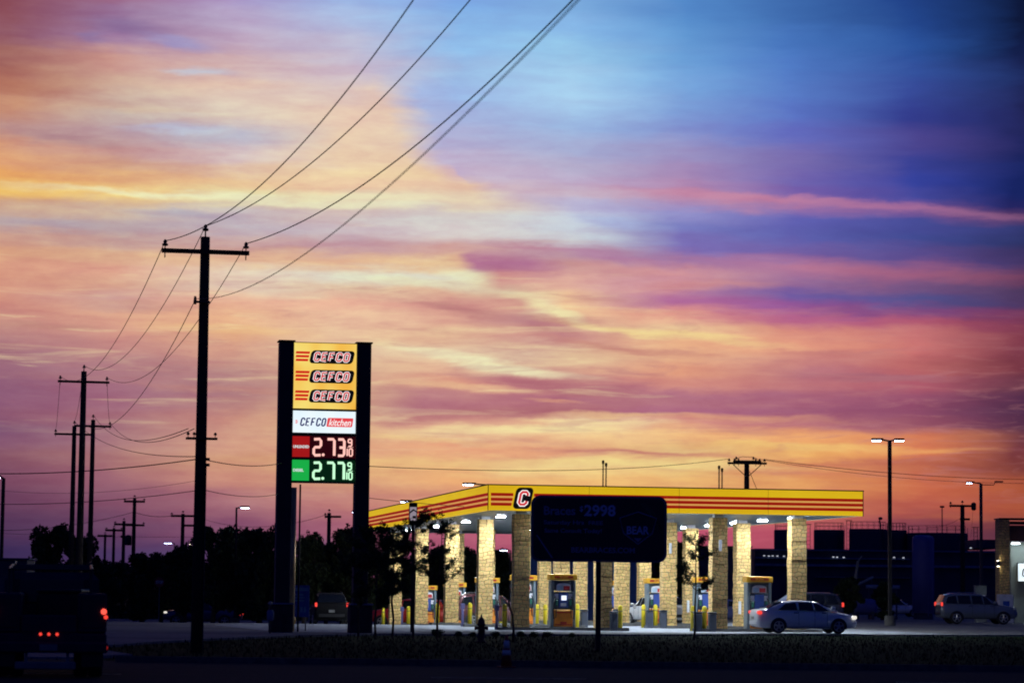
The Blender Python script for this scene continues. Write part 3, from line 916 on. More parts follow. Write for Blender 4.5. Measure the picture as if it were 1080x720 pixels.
# fuel islands
ig = MB()
for b in ROWB:
    p0 = ab(8, b)
    for (a0, a1) in ((.5, 6.1), (9.0, 14.6)):
        z0 = min(ab(a0, b).z, ab(a1, b).z)
        cs = [ab(a0, b - .55), ab(a1, b - .55), ab(a1, b + .55), ab(a0, b + .55)]
        zt = max(c.z for c in cs) + LOTZ + .13
        ig.add([(c.x, c.y, c.z - .1) for c in cs] + [(c.x, c.y, zt) for c in cs],
               [(0, 1, 5, 4), (1, 2, 6, 5), (2, 3, 7, 6), (3, 0, 4, 7), (4, 5, 6, 7)])
tag(ig.obj('fuel_island', M['kerb']), kind='structure')
ISZ = LOTZ + .13


# ------------------------------------------------------------------ fuel dispensers
def make_pump():
    t0 = thing('fuel_dispenser', 'x', 'fuel pump', (0, 0, 0), 0, 'fuel dispensers on the islands')
    g = MB()
    g.cbox(-.53, -.41, -.3, .3, 0, 1.98, .02); g.cbox(.41, .53, -.3, .3, 0, 1.98, .02); g.box(-.41, .41, -.03, .03, 1.55, 1.98)
    g.obj('frame', M['pumpgrey'], t0)
    g = MB(); g.cbox(-.405, .405, -.34, .34, .02, .74, .03); lo = g.obj('lower_cabinet', M['pumporange'], t0)
    g = MB(); g.box(-.36, .36, -.352, -.341, .60, .66); g.box(-.36, .36, -.352, -.341, .10, .14); g.box(-.14, .14, -.352, -.341, .15, .24)
    g.obj('cabinet_decal', M['pumpred'], lo)
    g = MB(); g.box(-.34, .34, -.351, -.341, .67, .71); g.obj('cabinet_trim', M['pumpyellow'], lo)
    g = MB(); g.cbox(-.40, .40, -.28, .28, .76, 1.50, .03); bo = g.obj('cabinet', M['pumpdark'], t0)
    g = MB(); g.cbox(-.2, .2, -.31, -.281, .84, 1.46, .01); pn = g.obj('control_panel', M['pumpblue'], bo)
    g = MB(); g.box(-.09, .13, -.318, -.311, 1.14, 1.34); g.obj('display_screen', M['screen'], pn)
    g = MB(); g.box(-.12, .12, -.318, -.311, .90, 1.02); g.obj('keypad', M['boxwhite'], pn)
    for s in (-1, 1):
        g = MB(); g.box(s * .30 - .08, s * .30 + .08, -.289, -.281, 1.2, 1.42); g.obj('grade_label', M['adwhite'], bo)
        g = MB()
        g.tube([(s * .34, -.31, 1.30), (s * .42, -.42, 1.1), (s * .46, -.44, .7), (s * .43, -.42, .35), (s * .34, -.40, .42), (s * .3, -.36, .9)], .022, 6)
        hz = g.obj('hose', M['hose'], t0)
        g = MB(); g.cbox(s * .30 - .04, s * .30 + .04, -.38, -.29, .92, 1.16, .015); g.obj('nozzle', M['nozzle'], hz)
    # arched advert above the display
    poly = [(-.31, 1.53), (.31, 1.53)] + [(.31 * math.cos(R(a)), 1.74 + .13 * math.sin(R(a))) for a in range(0, 181, 20)]
    g = MB(); g.prism(poly, -.30, -.26); ad = g.obj('advert', M['adwhite'], t0)
    g = MB(); g.box(.0, .27, -.308, -.301, 1.56, 1.74); g.obj('advert_red_panel', M['adred'], ad)
    g = MB(); g.box(-.27, -.02, -.308, -.301, 1.56, 1.76); g.obj('advert_blue_panel', M['adsky'], ad)
    g = MB(); g.cbox(-.58, .58, -.36, .36, 1.99, 2.24, .02); tp = g.obj('topper', M['pumpyellow'], t0)
    g = MB(); g.box(-.40, -.18, -.368, -.361, 2.07, 2.16); g.box(.18, .40, -.368, -.361, 2.07, 2.16); g.obj('topper_stripes', M['pumpred'], tp)
    text('CEFCO', .34, .09, M['pumpred'], 'topper_lettering', tp, (0, -.366, 2.115), .02, .2)
    return t0


pump0 = make_pump()
PA = [3.3, 11.85]
first = True
for bi, b in enumerate(ROWB):
    for si, a in enumerate(PA):
        side = ('left', 'right')[si]
        lb = 'yellow topped fuel pump on the %s half of the %s fuel island' % (side, ORD[bi])
        p = ab(a, b, ISZ)
        if first:
            pump0.location = p; pump0.rotation_euler = (0, 0, ANG); pump0['label'] = lb; first = False
        else:
            dup(pump0, p, ANG, lb)


# bollards and bins
def make_bollard():
    t0 = thing('bollard', 'x', 'bollard', (0, 0, 0), 0, 'yellow bollards guarding the fuel islands')
    g = MB(); g.lathe([(.098, 0), (.098, .98), (.085, 1.04), (.05, 1.08), (0.001, 1.09)], 14); g.obj('post', M['bollard'], t0, smooth=True)
    g = MB(); g.lathe([(.104, .80), (.104, .86)], 14); g.obj('band', M['flash'], t0, smooth=True)
    g = MB(); g.lathe([(.15, 0), (.15, .02)], 14); g.obj('base_plate', M['galv'], t0)
    return t0


bol0 = make_bollard()
first = True
bspots = []
for bi, b in enumerate(ROWB):
    bspots.append((.82, b - .1, 'yellow bollard at the outer left end of the %s fuel island' % ORD[bi]))
    if bi != 1: bspots.append((5.75, b - .35, 'yellow bollard on the inner end of the left part of the %s fuel island' % ORD[bi]))
    bspots.append((9.42, b - .35, 'yellow bollard on the inner end of the right part of the %s fuel island' % ORD[bi]))
bspots.append((5.72, ROWB[1] - .5, 'yellow bollard beside the slim dark bin at the second fuel island'))
bspots.append((6.25, ROWB[2] + .1, 'twin yellow bollard set just right of another at the middle fuel island'))
bspots.append((9.05, ROWB[0] + .2, 'shorter looking yellow bollard behind the one at the right part of the front fuel island'))
bspots.append((9.0, ROWB[1] + .3, 'yellow bollard close behind another at the right part of the second fuel island'))
for (a, b, lb) in bspots:
    p = ab(a, b, LOTZ + .005)
    if first:
        bol0.location = p; bol0['label'] = lb; first = False
    else:
        dup(bol0, p, 0, lb)


def make_bin():
    t0 = thing('trash_bin', 'x', 'trash bin', (0, 0, 0), ANG, 'slate bins on the fuel islands')
    g = MB(); g.cbox(-.16, .16, -.16, .16, 0, .74, .03); g.obj('body', M['bin'], t0)
    g = MB(); g.cbox(-.175, .175, -.175, .175, .745, .83, .03); g.obj('lid', M['pumpdark'], t0)
    g = MB(); g.cbox(-.07, .07, -.185, -.172, .76, .81, .004); g.obj('opening', M['black'], t0)
    return t0


bin0 = make_bin()
first = True
for (a, b, lb) in ((5.45, ROWB[0] - .42, 'slate bin left of the bollard at the left part of the front fuel island'),
                   (9.12, ROWB[0] - .42, 'slate bin left of the bollard at the right part of the front fuel island'),
                   (9.74, ROWB[0] - .42, 'slate bin right of the bollard at the right part of the front fuel island'),
                   (9.12, ROWB[1] - .42, 'slate bin left of the bollard at the right part of the second fuel island'),
                   (9.76, ROWB[1] - .42, 'slate bin right of the bollard at the right part of the second fuel island'),
                   (6.08, ROWB[1] - .3, 'slim slate bin beside a bollard behind the lit pump'),
                   (9.74, ROWB[2] - .42, 'slate bin on the right part of the middle fuel island')):
    p = ab(a, b, LOTZ + .005)
    if first:
        bin0.location = p; bin0['label'] = lb; first = False
    else:
        dup(bin0, p, ANG, lb)
first = True
for (a, b, lb) in ((.5, ROWB[0], 'purple blue squeegee stand left of the front left bollard'),
                   (.5, ROWB[1], 'purple blue squeegee stand left of the second island bollard'),
                   (.5, ROWB[3], 'purple blue squeegee stand left of the fourth island bollard')):
    if first:
        sq0 = thing('squeegee_stand', lb, 'squeegee stand', ab(a, b, LOTZ + .005), ANG, 'squeegee stands at the island ends')
        g = MB(); g.cbox(-.05, .05, -.05, .05, 0, .8, .01); g.obj('post', M['binblue'], sq0)
        g = MB(); g.cbox(-.09, .09, -.1, .1, .805, 1.05, .02); g.obj('bucket', M['binblue'], sq0)
        g = MB(); g.tube([(.02, 0, 1.0), (.05, 0, 1.3)], .012, 6); g.obj('squeegee', M['black'], sq0)
        first = False
    else:
        dup(sq0, ab(a, b, LOTZ + .005), ANG, lb)


# ------------------------------------------------------------------ vehicles
PROF = {
    'sedan': dict(body=[(-.500, .30, .60, .80), (-.492, .21, .69, .90), (-.46, .17, .715, .955), (-.38, .15, .72, .985), (-.25, .145, .70, 1), (0, .14, .675, 1), (.2, .14, .655, 1), (.32, .15, .63, .99), (.42, .16, .575, .955), (.475, .18, .51, .87), (.499, .24, .42, .74)],
                  cab=[(-.42, .71), (-.34, .84), (-.24, .955), (-.12, .995), (.0, .995), (.10, .95), (.19, .82), (.30, .65)],
                  win=[[(-.30, .70), (-.215, .90), (-.115, .935), (-.105, .70)], [(-.085, .70), (-.09, .94), (.045, .935), (.06, .69)], [(.075, .69), (.06, .93), (.115, .885), (.215, .68)]],
                  ws=((.115, .93), (.285, .67)), rw=((-.25, .94), (-.395, .74)), wheels=(-.295, .305), r=.315),
    'suv': dict(body=[(-.500, .32, .60, .84), (-.495, .24, .66, .93), (-.46, .2, .67, .97), (-.38, .18, .67, .99), (-.2, .17, .66, 1), (0, .17, .65, 1), (.2, .17, .64, 1), (.33, .18, .615, .99), (.43, .19, .575, .96), (.48, .21, .51, .88), (.5, .27, .42, .78)],
                cab=[(-.492, .665), (-.475, .78), (-.43, .95), (-.36, .995), (-.2, 1.0), (-.02, .99), (.07, .95), (.15, .82), (.25, .64)],
                win=[[(-.44, .68), (-.405, .90), (-.30, .925), (-.29, .67)], [(-.27, .67), (-.28, .93), (-.12, .935), (-.11, .665)], [(-.09, .665), (-.10, .935), (.03, .93), (.05, .66)], [(.065, .66), (.05, .92), (.09, .885), (.17, .66)]],
                ws=((.085, .93), (.24, .66)), rw=((-.438, .93), (-.483, .70)), wheels=(-.30, .31), r=.35),
    'pickup': dict(body=[(-.500, .36, .62, .90), (-.495, .30, .64, .96), (-.4, .24, .64, .98), (-.2, .22, .64, 1), (0, .21, .645, 1), (.2, .21, .64, 1), (.33, .22, .625, .99), (.43, .23, .60, .97), (.485, .25, .55, .90), (.5, .30, .46, .82)],
                   cab=[(-.135, .64), (-.125, .80), (-.11, .95), (-.05, .99), (.04, .995), (.10, .96), (.17, .80), (.235, .64)],
                   win=[[(-.095, .67), (-.09, .92), (.0, .93), (.005, .665)], [(.02, .665), (.015, .93), (.095, .91), (.18, .665)]],
                   ws=((.11, .93), (.225, .66)), rw=((-.112, .93), (-.13, .70)), wheels=(-.30, .325), r=.38),
}


def make_car(name, label, cat, loc, rz, kind, L, W, Hh, pm, tail='taildim', head='headoff', rack=False, group=None):
    P = PROF[kind]
    root = thing(name, label, cat, loc, rz, group)
    hw = W / 2
    # ---- body loft
    g = MB()
    rings = []
    for (x, zb, zt, w) in P['body']:
        X = x * L; zb *= Hh; zt *= Hh; w *= hw
        half = [(w * .84, zb), (w * .97, zb + .06), (w, zb + (zt - zb) * .45), (w * .985, zb + (zt - zb) * .62), (w * .955, zt - .05), (w * .88, zt - .005), (w * .5, zt + .018)]
        ring = [(X, y, z) for y, z in half] + [(X, 0, zt + .022)] + [(X, -y, z) for y, z in reversed(half)]
        rings.append(ring)
    n = len(rings[0])
    vs_ = [p for r in rings for p in r]
    fs = []
    for i in range(len(rings) - 1):
        for k in range(n):
            k2 = (k + 1) % n
            fs.append((i * n + k, i * n + k2, (i + 1) * n + k2, (i + 1) * n + k))
    fs.append(tuple(range(n))); fs.append(tuple((len(rings) - 1) * n + k for k in range(n)))
    g.add(vs_, fs)
    body = g.obj('body', pm, root, smooth=True)
    # ---- cabin
    zbelt = P['cab'][0][1] * Hh - .05
    wb = hw * .93; wt = hw * .70

    def cy(z):
        return wb + (wt - wb) * max(0, (z - zbelt)) / (Hh - zbelt)
    g = MB(); rings = []
    for (x, z) in P['cab']:
        X = x * L; z *= Hh
        y1 = cy(z - .04)
        half = [(wb, zbelt), (cy(zbelt + (z - zbelt) * .5), zbelt + (z - zbelt) * .5), (y1, max(zbelt + .01, z - .05)), (y1 * .9, max(zbelt + .02, z - .012)), (y1 * .5, z)]
        rings.append([(X, y, q) for y, q in half] + [(X, 0, z + .004)] + [(X, -y, q) for y, q in reversed(half)])
    n = len(rings[0]); vs_ = [p for r in rings for p in r]; fs = []
    for i in range(len(rings) - 1):
        for k in range(n):
            k2 = (k + 1) % n
            fs.append((i * n + k, i * n + k2, (i + 1) * n + k2, (i + 1) * n + k))
    fs.append(tuple(range(n))); fs.append(tuple((len(rings) - 1) * n + k for k in range(n)))
    g.add(vs_, fs); g.obj('roof', pm, root, smooth=True)
    # ---- windows
    for s in (-1, 1):
        for poly in P['win']:
            q = [(x * L, z * Hh) for x, z in poly]
            g = MB(); m_ = len(q)
            o_ = [(x, s * (cy(z) + .012), z) for x, z in q]; i_ = [(x, s * (cy(z) - .02), z) for x, z in q]
            g.add(o_ + i_, [tuple(range(m_)), tuple(range(2 * m_ - 1, m_ - 1, -1))] + [(k, k + m_, (k + 1) % m_ + m_, (k + 1) % m_) for k in range(m_)])
            g.obj('window', M['glass'], root)
    for nm, ((x1, z1), (x2, z2)) in (('windshield', P['ws']), ('rear_window', P['rw'])):
        g = MB()
        s = 1 if nm == 'windshield' else -1
        zz1, zz2 = z1 * Hh, z2 * Hh
        ya, yb = cy(zz1) * .93, cy(zz2) * .93
        # bulge follows the loft: three strips across
        vs_ = []
        for (X, z, y) in ((x1 * L, zz1, ya), (x2 * L, zz2, yb)):
            for k in (-1, -.5, 0, .5, 1):
                vs_.append((X + s * .03, y * k, z + .03 + .012 * (1 - abs(k))))
        b_ = [(v[0] - s * .05, v[1], v[2] - .05) for v in vs_]
        g.add(vs_ + b_, [(k, k + 1, k + 6, k + 5) for k in range(4)] + [(k + 10, k + 15, k + 16, k + 11) for k in range(4)] + [(0, 5, 15, 10), (4, 14, 19, 9)] + [(k, k + 10, k + 11, k + 1) for k in range(4)] + [(k + 5, k + 6, k + 16, k + 15) for k in range(4)])
        g.obj(nm, M['glass'], root)
    # ---- wheels
    r = P['r'] * (Hh / 1.45 if kind == 'sedan' else Hh / 1.75)
    for wx in P['wheels']:
        for s in (-1, 1):
            X = wx * L
            g = MB()
            poly = [(X + 1.17 * r * math.cos(R(a)), r + 1.17 * r * math.sin(R(a))) for a in range(-18, 199, 18)]
            g.prism(poly, s * (hw + .004), s * (hw - .25)); g.obj('wheel_arch', M['black'], root)
            g = MB(); c = (X, s * (hw - .10), r)
            g.lathe([(r * .66, -.10), (r * .93, -.11), (r, -.07), (r, .07), (r * .93, .11), (r * .66, .10)], 24, (c[0], c[1] + s * .0, c[2]), 'Y')
            ty = g.obj('wheel', M['tyre'], root, smooth=True)
            g = MB(); yo = s * (hw + .012)
            g.lathe([(r * .70, -.01), (r * .70, .01)], 20, (X, yo - s * .03, r), 'Y')
            g.obj('rim_dish', M['darkmetal'], ty)
            g = MB()
            for k in range(5):
                a = 2 * PI * k / 5 + .3
                dx, dz = math.cos(a), math.sin(a)
                g.tube([(X, yo, r), (X + dx * r * .66, yo, r + dz * r * .66)], [.05, .035], 5)
            ring = [(X + r * .66 * math.cos(2 * PI * k / 20), yo, r + r * .66 * math.sin(2 * PI * k / 20)) for k in range(20)]
            g.tube(ring, .018, 5, closed=True)
            g.lathe([(.05, -.015), (.05, .015)], 10, (X, yo, r), 'Y')
            g.obj('rim', M['rim'], ty)
    # ---- lamps, trim
    zh = P['body'][-3][2] * Hh - .09
    zt = P['body'][1][2] * Hh - .13
    for s in (-1, 1):
        g = MB(); g.cbox(.445 * L, .487 * L, s * hw * .84 - .13, s * hw * .84 + .11, zh - .09, zh + .05, .03); g.obj('headlight', M[head], root)
        g = MB()
        if kind == 'suv': g.cbox(-.503 * L, -.478 * L, s * hw * .90 - .06, s * hw * .90 + .06, zt - .0, zt + .22, .025)
        elif kind == 'pickup': g.cbox(-.503 * L, -.485 * L, s * hw * .92 - .08, s * hw * .92 + .07, zt - .22, zt + .10, .02)
        else: g.cbox(-.502 * L, -.462 * L, s * hw * .84 - .16, s * hw * .84 + .12, zt - .03, zt + .11, .03)
        g.obj('taillight', M[tail], root)
        g = MB(); xm = P['ws'][1][0] * L - .18
        g.cbox(xm - .09, xm + .09, s * (hw + .02) - .02 if s > 0 else s * (hw + .02) - .14, s * (hw + .02) + .14 if s > 0 else s * (hw + .02) + .02, zbelt + .06, zbelt + .2, .03)
        g.obj('side_mirror', pm, root)
        for q in (.16, -.12) if kind != 'pickup' else (.05, -.05):
            g = MB(); g.cbox(q * L - .1, q * L + .1, s * (hw * .985) - .02, s * (hw * .985) + .035, zbelt - .09, zbelt - .05, .008); g.obj('door_handle', M['chrome'], root)
        g = MB()
        for q in (.19, .065, -.095) if kind != 'pickup' else (.17, .01, -.11):
            g.box(q * L - .005, q * L + .005, s * (hw + .001) - .006, s * (hw + .001) + .002, Hh * .24, zbelt + .0)
        g.box(-.3 * L, .32 * L, s * (hw + .001) - .01, s * (hw + .001) + .002, Hh * .185, Hh * .2)
        g.obj('door_seam', M['black'], body)
    g = MB(); g.cbox(-.506 * L, -.49 * L, -hw * .74, hw * .74, P['body'][0][1] * Hh - .06, P['body'][0][1] * Hh + .10, .02); g.obj('rear_bumper', M['black'] if kind != 'sedan' else pm, root)
    g = MB(); g.cbox(.488 * L, .504 * L, -hw * .6, hw * .6, Hh * .24, Hh * .36, .02); g.obj('grille', M['black'], root)
    g = MB(); g.box(-.512 * L, -.504 * L, -.16, .16, Hh * .42, Hh * .50); g.obj('licence_plate', M['plate'], root)
    if kind == 'pickup':
        g = MB(); g.box(-.48 * L, -.15 * L, -hw * .84, hw * .84, Hh * .64, Hh * .665); g.obj('bed_opening', M['black'], root)
    if rack:
        g = MB()
        for s in (-1, 1):
            g.tube([(-.36 * L, s * wt * .88, Hh), (-.34 * L, s * wt * .88, Hh + .05), (0, s * wt * .88, Hh + .05), (.03 * L, s * wt * .88, Hh - .01)], .015, 6)
        g.obj('roof_rail', M['chrome'], root)
    return root


def park(px, Y, z=None):
    p = at(px, 650, Y)
    return (p.x, Y, (gz(p.x, Y) + LOTZ + .007) if z is None else z)


make_car('parked_car', 'pale silver blue sedan parked in front of the right end of the canopy', 'car', park(847, 113.6), R(9), 'sedan', 4.28, 1.68, 1.37, M['p_silver'], 'tail', 'head')
make_car('parked_car', 'dark hatchback with a lit red tail lamp standing behind the silver sedan', 'car', park(842, 138), R(180 + 8), 'suv', 4.3, 1.8, 1.72, M['p_dark'], 'tail')
make_car('parked_car', 'grey silver crossover parked beside the store at the far right', 'car', park(1029.5, 158), R(4), 'suv', 4.5, 1.82, 1.76, M['p_grey'], 'tail', 'headoff', rack=True)
make_car('parked_car', 'black crossover seen from behind with both red tail lamps lit between the sign pillars', 'car', park(346.5, 148), R(90 + 8), 'suv', 4.6, 1.88, 1.80, M['p_black'], 'tail', 'headoff', rack=True)
make_car('pickup_truck', 'dark pickup truck with one headlight on passing left of the tall sign', 'pickup truck', park(214, 200), R(180), 'pickup', 5.7, 1.95, 1.85, M['p_navy'], 'tail', 'head')
make_car('parked_car', 'red car with its nose showing left of the rear stone columns', 'car', park(430, 163), R(180 - 6), 'suv', 4.75, 1.8, 1.72, M['p_red'])
make_car('parked_car', 'maroon car refuelling between the middle and fourth fuel islands', 'car', park(521, 139.2), R(8), 'suv', 4.1, 1.75, 1.68, M['p_maroon'], rack=True)
make_car('parked_car', 'small white car half hidden by the stone columns right of the readerboard pole', 'car', park(690, 139.5), R(180 - 62), 'suv', 3.7, 1.62, 1.5, M['p_white'])
make_car('parked_car', 'dark blue car with a lit tail lamp glimpsed low between two right hand columns', 'car', park(757, 152), R(180 + 4), 'sedan', 4.4, 1.75, 1.3, M['p_navy'], 'tail')
make_car('parked_car', 'white car parked far behind the tall twin headed lamp post', 'car', park(942, 205), R(5), 'pickup', 4.3, 1.75, 1.35, M['p_white'])

# service truck in the road, rear view, at the left
TY = 50.0
tc_ = at(52, 650, TY)
tr = thing('service_truck', 'dark service truck seen from behind with lit red lamps on the road at left', 'truck', (tc_.x, TY, .025), R(9))
g = MB(); g.cbox(-1.05, 1.05, 0, 3.2, .62, .82, .03); g.obj('chassis_deck', M['p_trucks'], tr)
for s in (-1, 1):
    g = MB(); g.cbox(s * .78 - .27, s * .78 + .27, .02, 3.1, .83, 1.55, .03); sb = g.obj('side_box', M['p_trucks'], tr)
    g = MB(); g.cbox(s * .78 - .2, s * .78 + .2, -.0, .018, .92, 1.46, .005); g.obj('box_door', M['darkmetal'], sb)
    g = MB(); g.lathe([(.055, -.02), (.055, .02)], 14, (s * .99, -.02, 1.22), 'Y'); g.obj('brake_light', M['brake'], tr)
    g = MB(); g.lathe([(.04, -.02), (.04, .02)], 12, (s * 1.03, -.02, 1.12), 'Y'); g.obj('side_lamp', M['tail'], tr)
    g = MB(); g.lathe([(.05, -.02), (.05, .02)], 12, (s * 1.03, -.09, .56), 'Y'); g.obj('bumper_lamp', M['taildim'], tr)
    for k in (0, 1):
        g = MB(); g.lathe([(.26, -.12), (.38, -.13), (.41, -.09), (.41, .09), (.38, .13), (.26, .12)], 22, (s * (.86 - k * .27), .95, .41), 'X'); g.obj('wheel', M['tyre'], tr, smooth=True)
    g = MB(); g.lathe([(.24, -.12), (.38, -.13), (.41, -.09), (.41, .09), (.38, .13), (.24, .12)], 22, (s * .85, 4.7, .41), 'X'); g.obj('wheel', M['tyre'], tr, smooth=True)
    g = MB(); g.cbox(s * .8 - .2, s * .8 + .2, -.01, .02, .2, .52, .005); g.obj('mud_flap', M['black'], tr)
g = MB(); g.cbox(-1.08, 1.08, -.12, .05, .46, .66, .03); g.obj('rear_bumper', M['p_trucks'], tr)
g = MB(); g.cbox(-.5, .5, -.02, .03, .83, 1.15, .02); g.obj('tailgate', M['p_trucks'], tr)
for k in (-1, 0, 1):
    g = MB(); g.lathe([(.03, -.01), (.03, .01)], 10, (k * .15, -.035, .80), 'Y'); g.obj('marker_lamp', M['tail'], tr)
g = MB(); g.box(-.16, .16, -.13, -.122, .5, .62); g.obj('licence_plate', M['plate'], tr)
g = MB(); g.cbox(-.6, .5, -.18, -.1, .16, .30, .02); g.tube([(-.4, -.1, .25), (-.4, .1, .6)], .03, 6); g.tube([(.35, -.1, .25), (.35, .1, .6)], .03, 6); g.obj('step', M['galv'], tr)
g = MB(); g.cbox(-.92, .92, 3.3, 5.1, .6, 1.95, .14); cb_ = g.obj('cab', M['p_trucks'], tr)
g = MB(); g.cbox(-.62, .62, 3.285, 3.31, 1.35, 1.82, .02); g.obj('cab_window', M['glass'], cb_)
g = MB(); g.cbox(-.90, .90, 5.0, 6.1, .6, 1.22, .12); g.obj('bonnet', M['p_trucks'], tr)
g = MB()
for s in (-1, 1):
    g.tube([(s * .75, 3.15, 1.5), (s * .75, 3.15, 2.15)], .03, 6)
    g.tube([(s * .75, .3, 1.5), (s * .75, .3, 1.98)], .03, 6)
    g.tube([(s * .75, .1, 1.98), (s * .75, 5.0, 2.15)], .03, 6)
for y in (.3, 1.8, 3.15): g.tube([(-.75, y, 1.98 + y * .03), (.75, y, 1.98 + y * .03)], .025, 6)
g.obj('ladder_rack', M['darkmetal'], tr)
ld = thing('tool_crate', 'boxy dark crate carried in the bed of the service truck', 'crate', (tc_.x - .12, TY + 2.2, .86))
g = MB(); g.cbox(-.42, .42, -.5, .5, 0, .72, .03); g.obj('crate_body', M['black'], ld)
g = MB(); g.cbox(-.44, .44, -.52, .52, .725, .79, .02); g.obj('lid', M['darkmetal'], ld)

# ------------------------------------------------------------------ price sign pylon
PY = 102.6
pc = at(337.6, 668, PY)
S = 27.75
py_ = thing('price_sign', 'tall two pillar fuel price sign with lit yellow, white, red and green panels', 'sign', (pc.x, PY, 0), R(10))


def ZZ(y): return EYE + (620.9 - y) / S


for s in (-1, 1):
    g = MB(); g.cbox(s * 1.475 - .275, s * 1.475 + .275, -.32, .32, 1.12, ZZ(362.5), .02); pl = g.obj('pillar', M['pillar'], py_)
    g = MB(); g.cbox(s * 1.475 - .32, s * 1.475 + .32, -.37, .37, ZZ(362.2), ZZ(360.6), .01); g.obj('pillar_cap', M['black'], pl)
    g = MB(); g.cbox(s * 1.50 - .42, s * 1.50 + .42, -.5, .5, -.1, 1.11, .03); bs = g.obj('pillar_base', M['pillarbase'], py_)
    g = MB(); g.cbox(s * 1.50 - .45, s * 1.50 + .45, -.53, .53, 1.112, 1.17, .015); g.obj('base_cap', M['capblue'], bs)
g = MB()
for (y0, y1) in ((362.0, 362.6), (432, 434.2), (457.3, 460.6), (483.6, 485.4), (508.3, 510)):
    g.box(-1.2, 1.2, -.2, .2, ZZ(y1), ZZ(y0))
g.box(-1.2, 1.2, -.05, .19, ZZ(509), ZZ(363)); g.obj('cabinet_frame', M['black'], py_)


def panel(nm, m, y0, y1, x0=-1.195, x1=1.195, yy=-.18):
    g = MB(); g.box(x0, x1, yy, -.051, ZZ(y1), ZZ(y0)); return g.obj(nm, m, py_)


yp = panel('logo_panel', M['yellowlit'], 362.7, 431.9)
for yc in (377.2, 397.8, 418.5):
    z = ZZ(yc)
    g = MB(); g.prism(rrect(1.66, .50, .14, 6, .26, z, .22), -.20, -.181); lp = g.obj('logo_plate', M['logoblack'], yp)
    g = MB()
    for k in (-1, 0, 1):
        zz = z + k * .142 + .01
        g.prism([(-1.12 - .01, zz - .045), (-.62 + k * .03 - .01, zz - .045), (-.62 + k * .03 + .01, zz + .045), (-1.12 + .01, zz + .045)], -.19, -.181)
    g.obj('logo_stripes', M['redstripe'], yp)
    g = MB(); glyphs(g, 'CEFCO', -.42, z - .145, .165, .29, .115, .062, -.21, .2); g.obj('logo_letters_outline', M['letterwhite'], lp)
    g = MB(); glyphs(g, 'CEFCO', -.42, z - .145, .165, .29, .115, .033, -.228, .2); g.obj('logo_letters', M['letterred'], lp)
wp = panel('kitchen_panel', M['whitelit'], 434.3, 457.2)
z = ZZ(446)
g = MB(); glyphs(g, 'CEFCO', -.90, z - .135, .115, .27, .085, .033, -.19, .2); g.obj('letters', M['letternavy'], wp)
g = MB(); g.prism(rrect(.98, .34, .04, 4, .60, z, .15), -.19, -.181); kp = g.obj('red_plate', M['kitred'], wp)
text('kitchen', .86, .26, M['letterwhite'], 'letters', kp, (.60, -.196, z), .008, .35)
g = MB()
for k in (-1, 0, 1): g.box(-1.09, -1.0 - abs(k) * .02, -.19, -.181, z + k * .05 - .014, z + k * .05 + .014)
g.obj('small_emblem', M['kitred'], wp)
for (y0, y1, fm, tm, dm, lab, s1) in ((460.7, 483.5, 'ledredface', 'redtile', 'ledred', 'UNLEADED', '2.73'), (485.5, 508.2, 'ledgreenface', 'greentile', 'ledgreen', 'DIESEL', '2.77')):
    pp = panel('price_panel', M[fm], y0, y1)
    zc = (ZZ(y0) + ZZ(y1)) / 2
    g = MB(); g.box(-1.19, -.54, -.19, -.1805, zc - .39, zc + .39); tp = g.obj('grade_tile', M[tm], pp)
    text(lab, .60 if lab == 'UNLEADED' else .40, .11, M['tiletext'], 'grade_lettering', tp, (-.86 if lab == 'UNLEADED' else -.95, -.196, zc - .0), .045)
    g = MB()
    glyphs(g, s1[0], -.38, zc - .32, .27, .62, 0, .056, -.2)
    glyphs(g, '.', -.02, zc - .31, .1, .1, 0, .05, -.2)
    glyphs(g, s1[2], .14, zc - .32, .26, .62, 0, .056, -.2)
    glyphs(g, s1[3], .54, zc - .32, .24, .62, 0, .056, -.2)
    glyphs(g, '9', .93, zc + .05, .13, .26, 0, .031, -.2)
    g.box(.89, 1.12, -.21, -.19, zc - .005, zc + .012)
    glyphs(g, '1', .83, zc - .32, .13, .27, 0, .031, -.2); glyphs(g, '0', .97, zc - .32, .12, .27, 0, .031, -.2)
    g.obj('price_digits', M[dm], pp)

# tan support post and thin conduit behind the sign
for (px, Y, r_, ztop, m, nm, lb, ct) in ((307.6, 104.6, .17, 5.6, 'tan', 'sign_post', 'tan steel post standing behind the left pillar of the price sign', 'post'),
                                        (315.9, 104.0, .035, 5.7, 'black', 'conduit', 'thin black conduit rising behind the price panels', 'pipe')):
    p = at(px, 560, Y)
    t_ = thing(nm, lb, ct, (p.x, Y, 0))
    g = MB(); g.lathe([(r_, -.1), (r_, ztop)], 18); g.obj('tube', M[m], t_, smooth=True)
    g = MB(); g.lathe([(r_ * 1.6, 0), (r_ * 1.6, .05)], 12); g.obj('base_plate', M['galv'], t_)

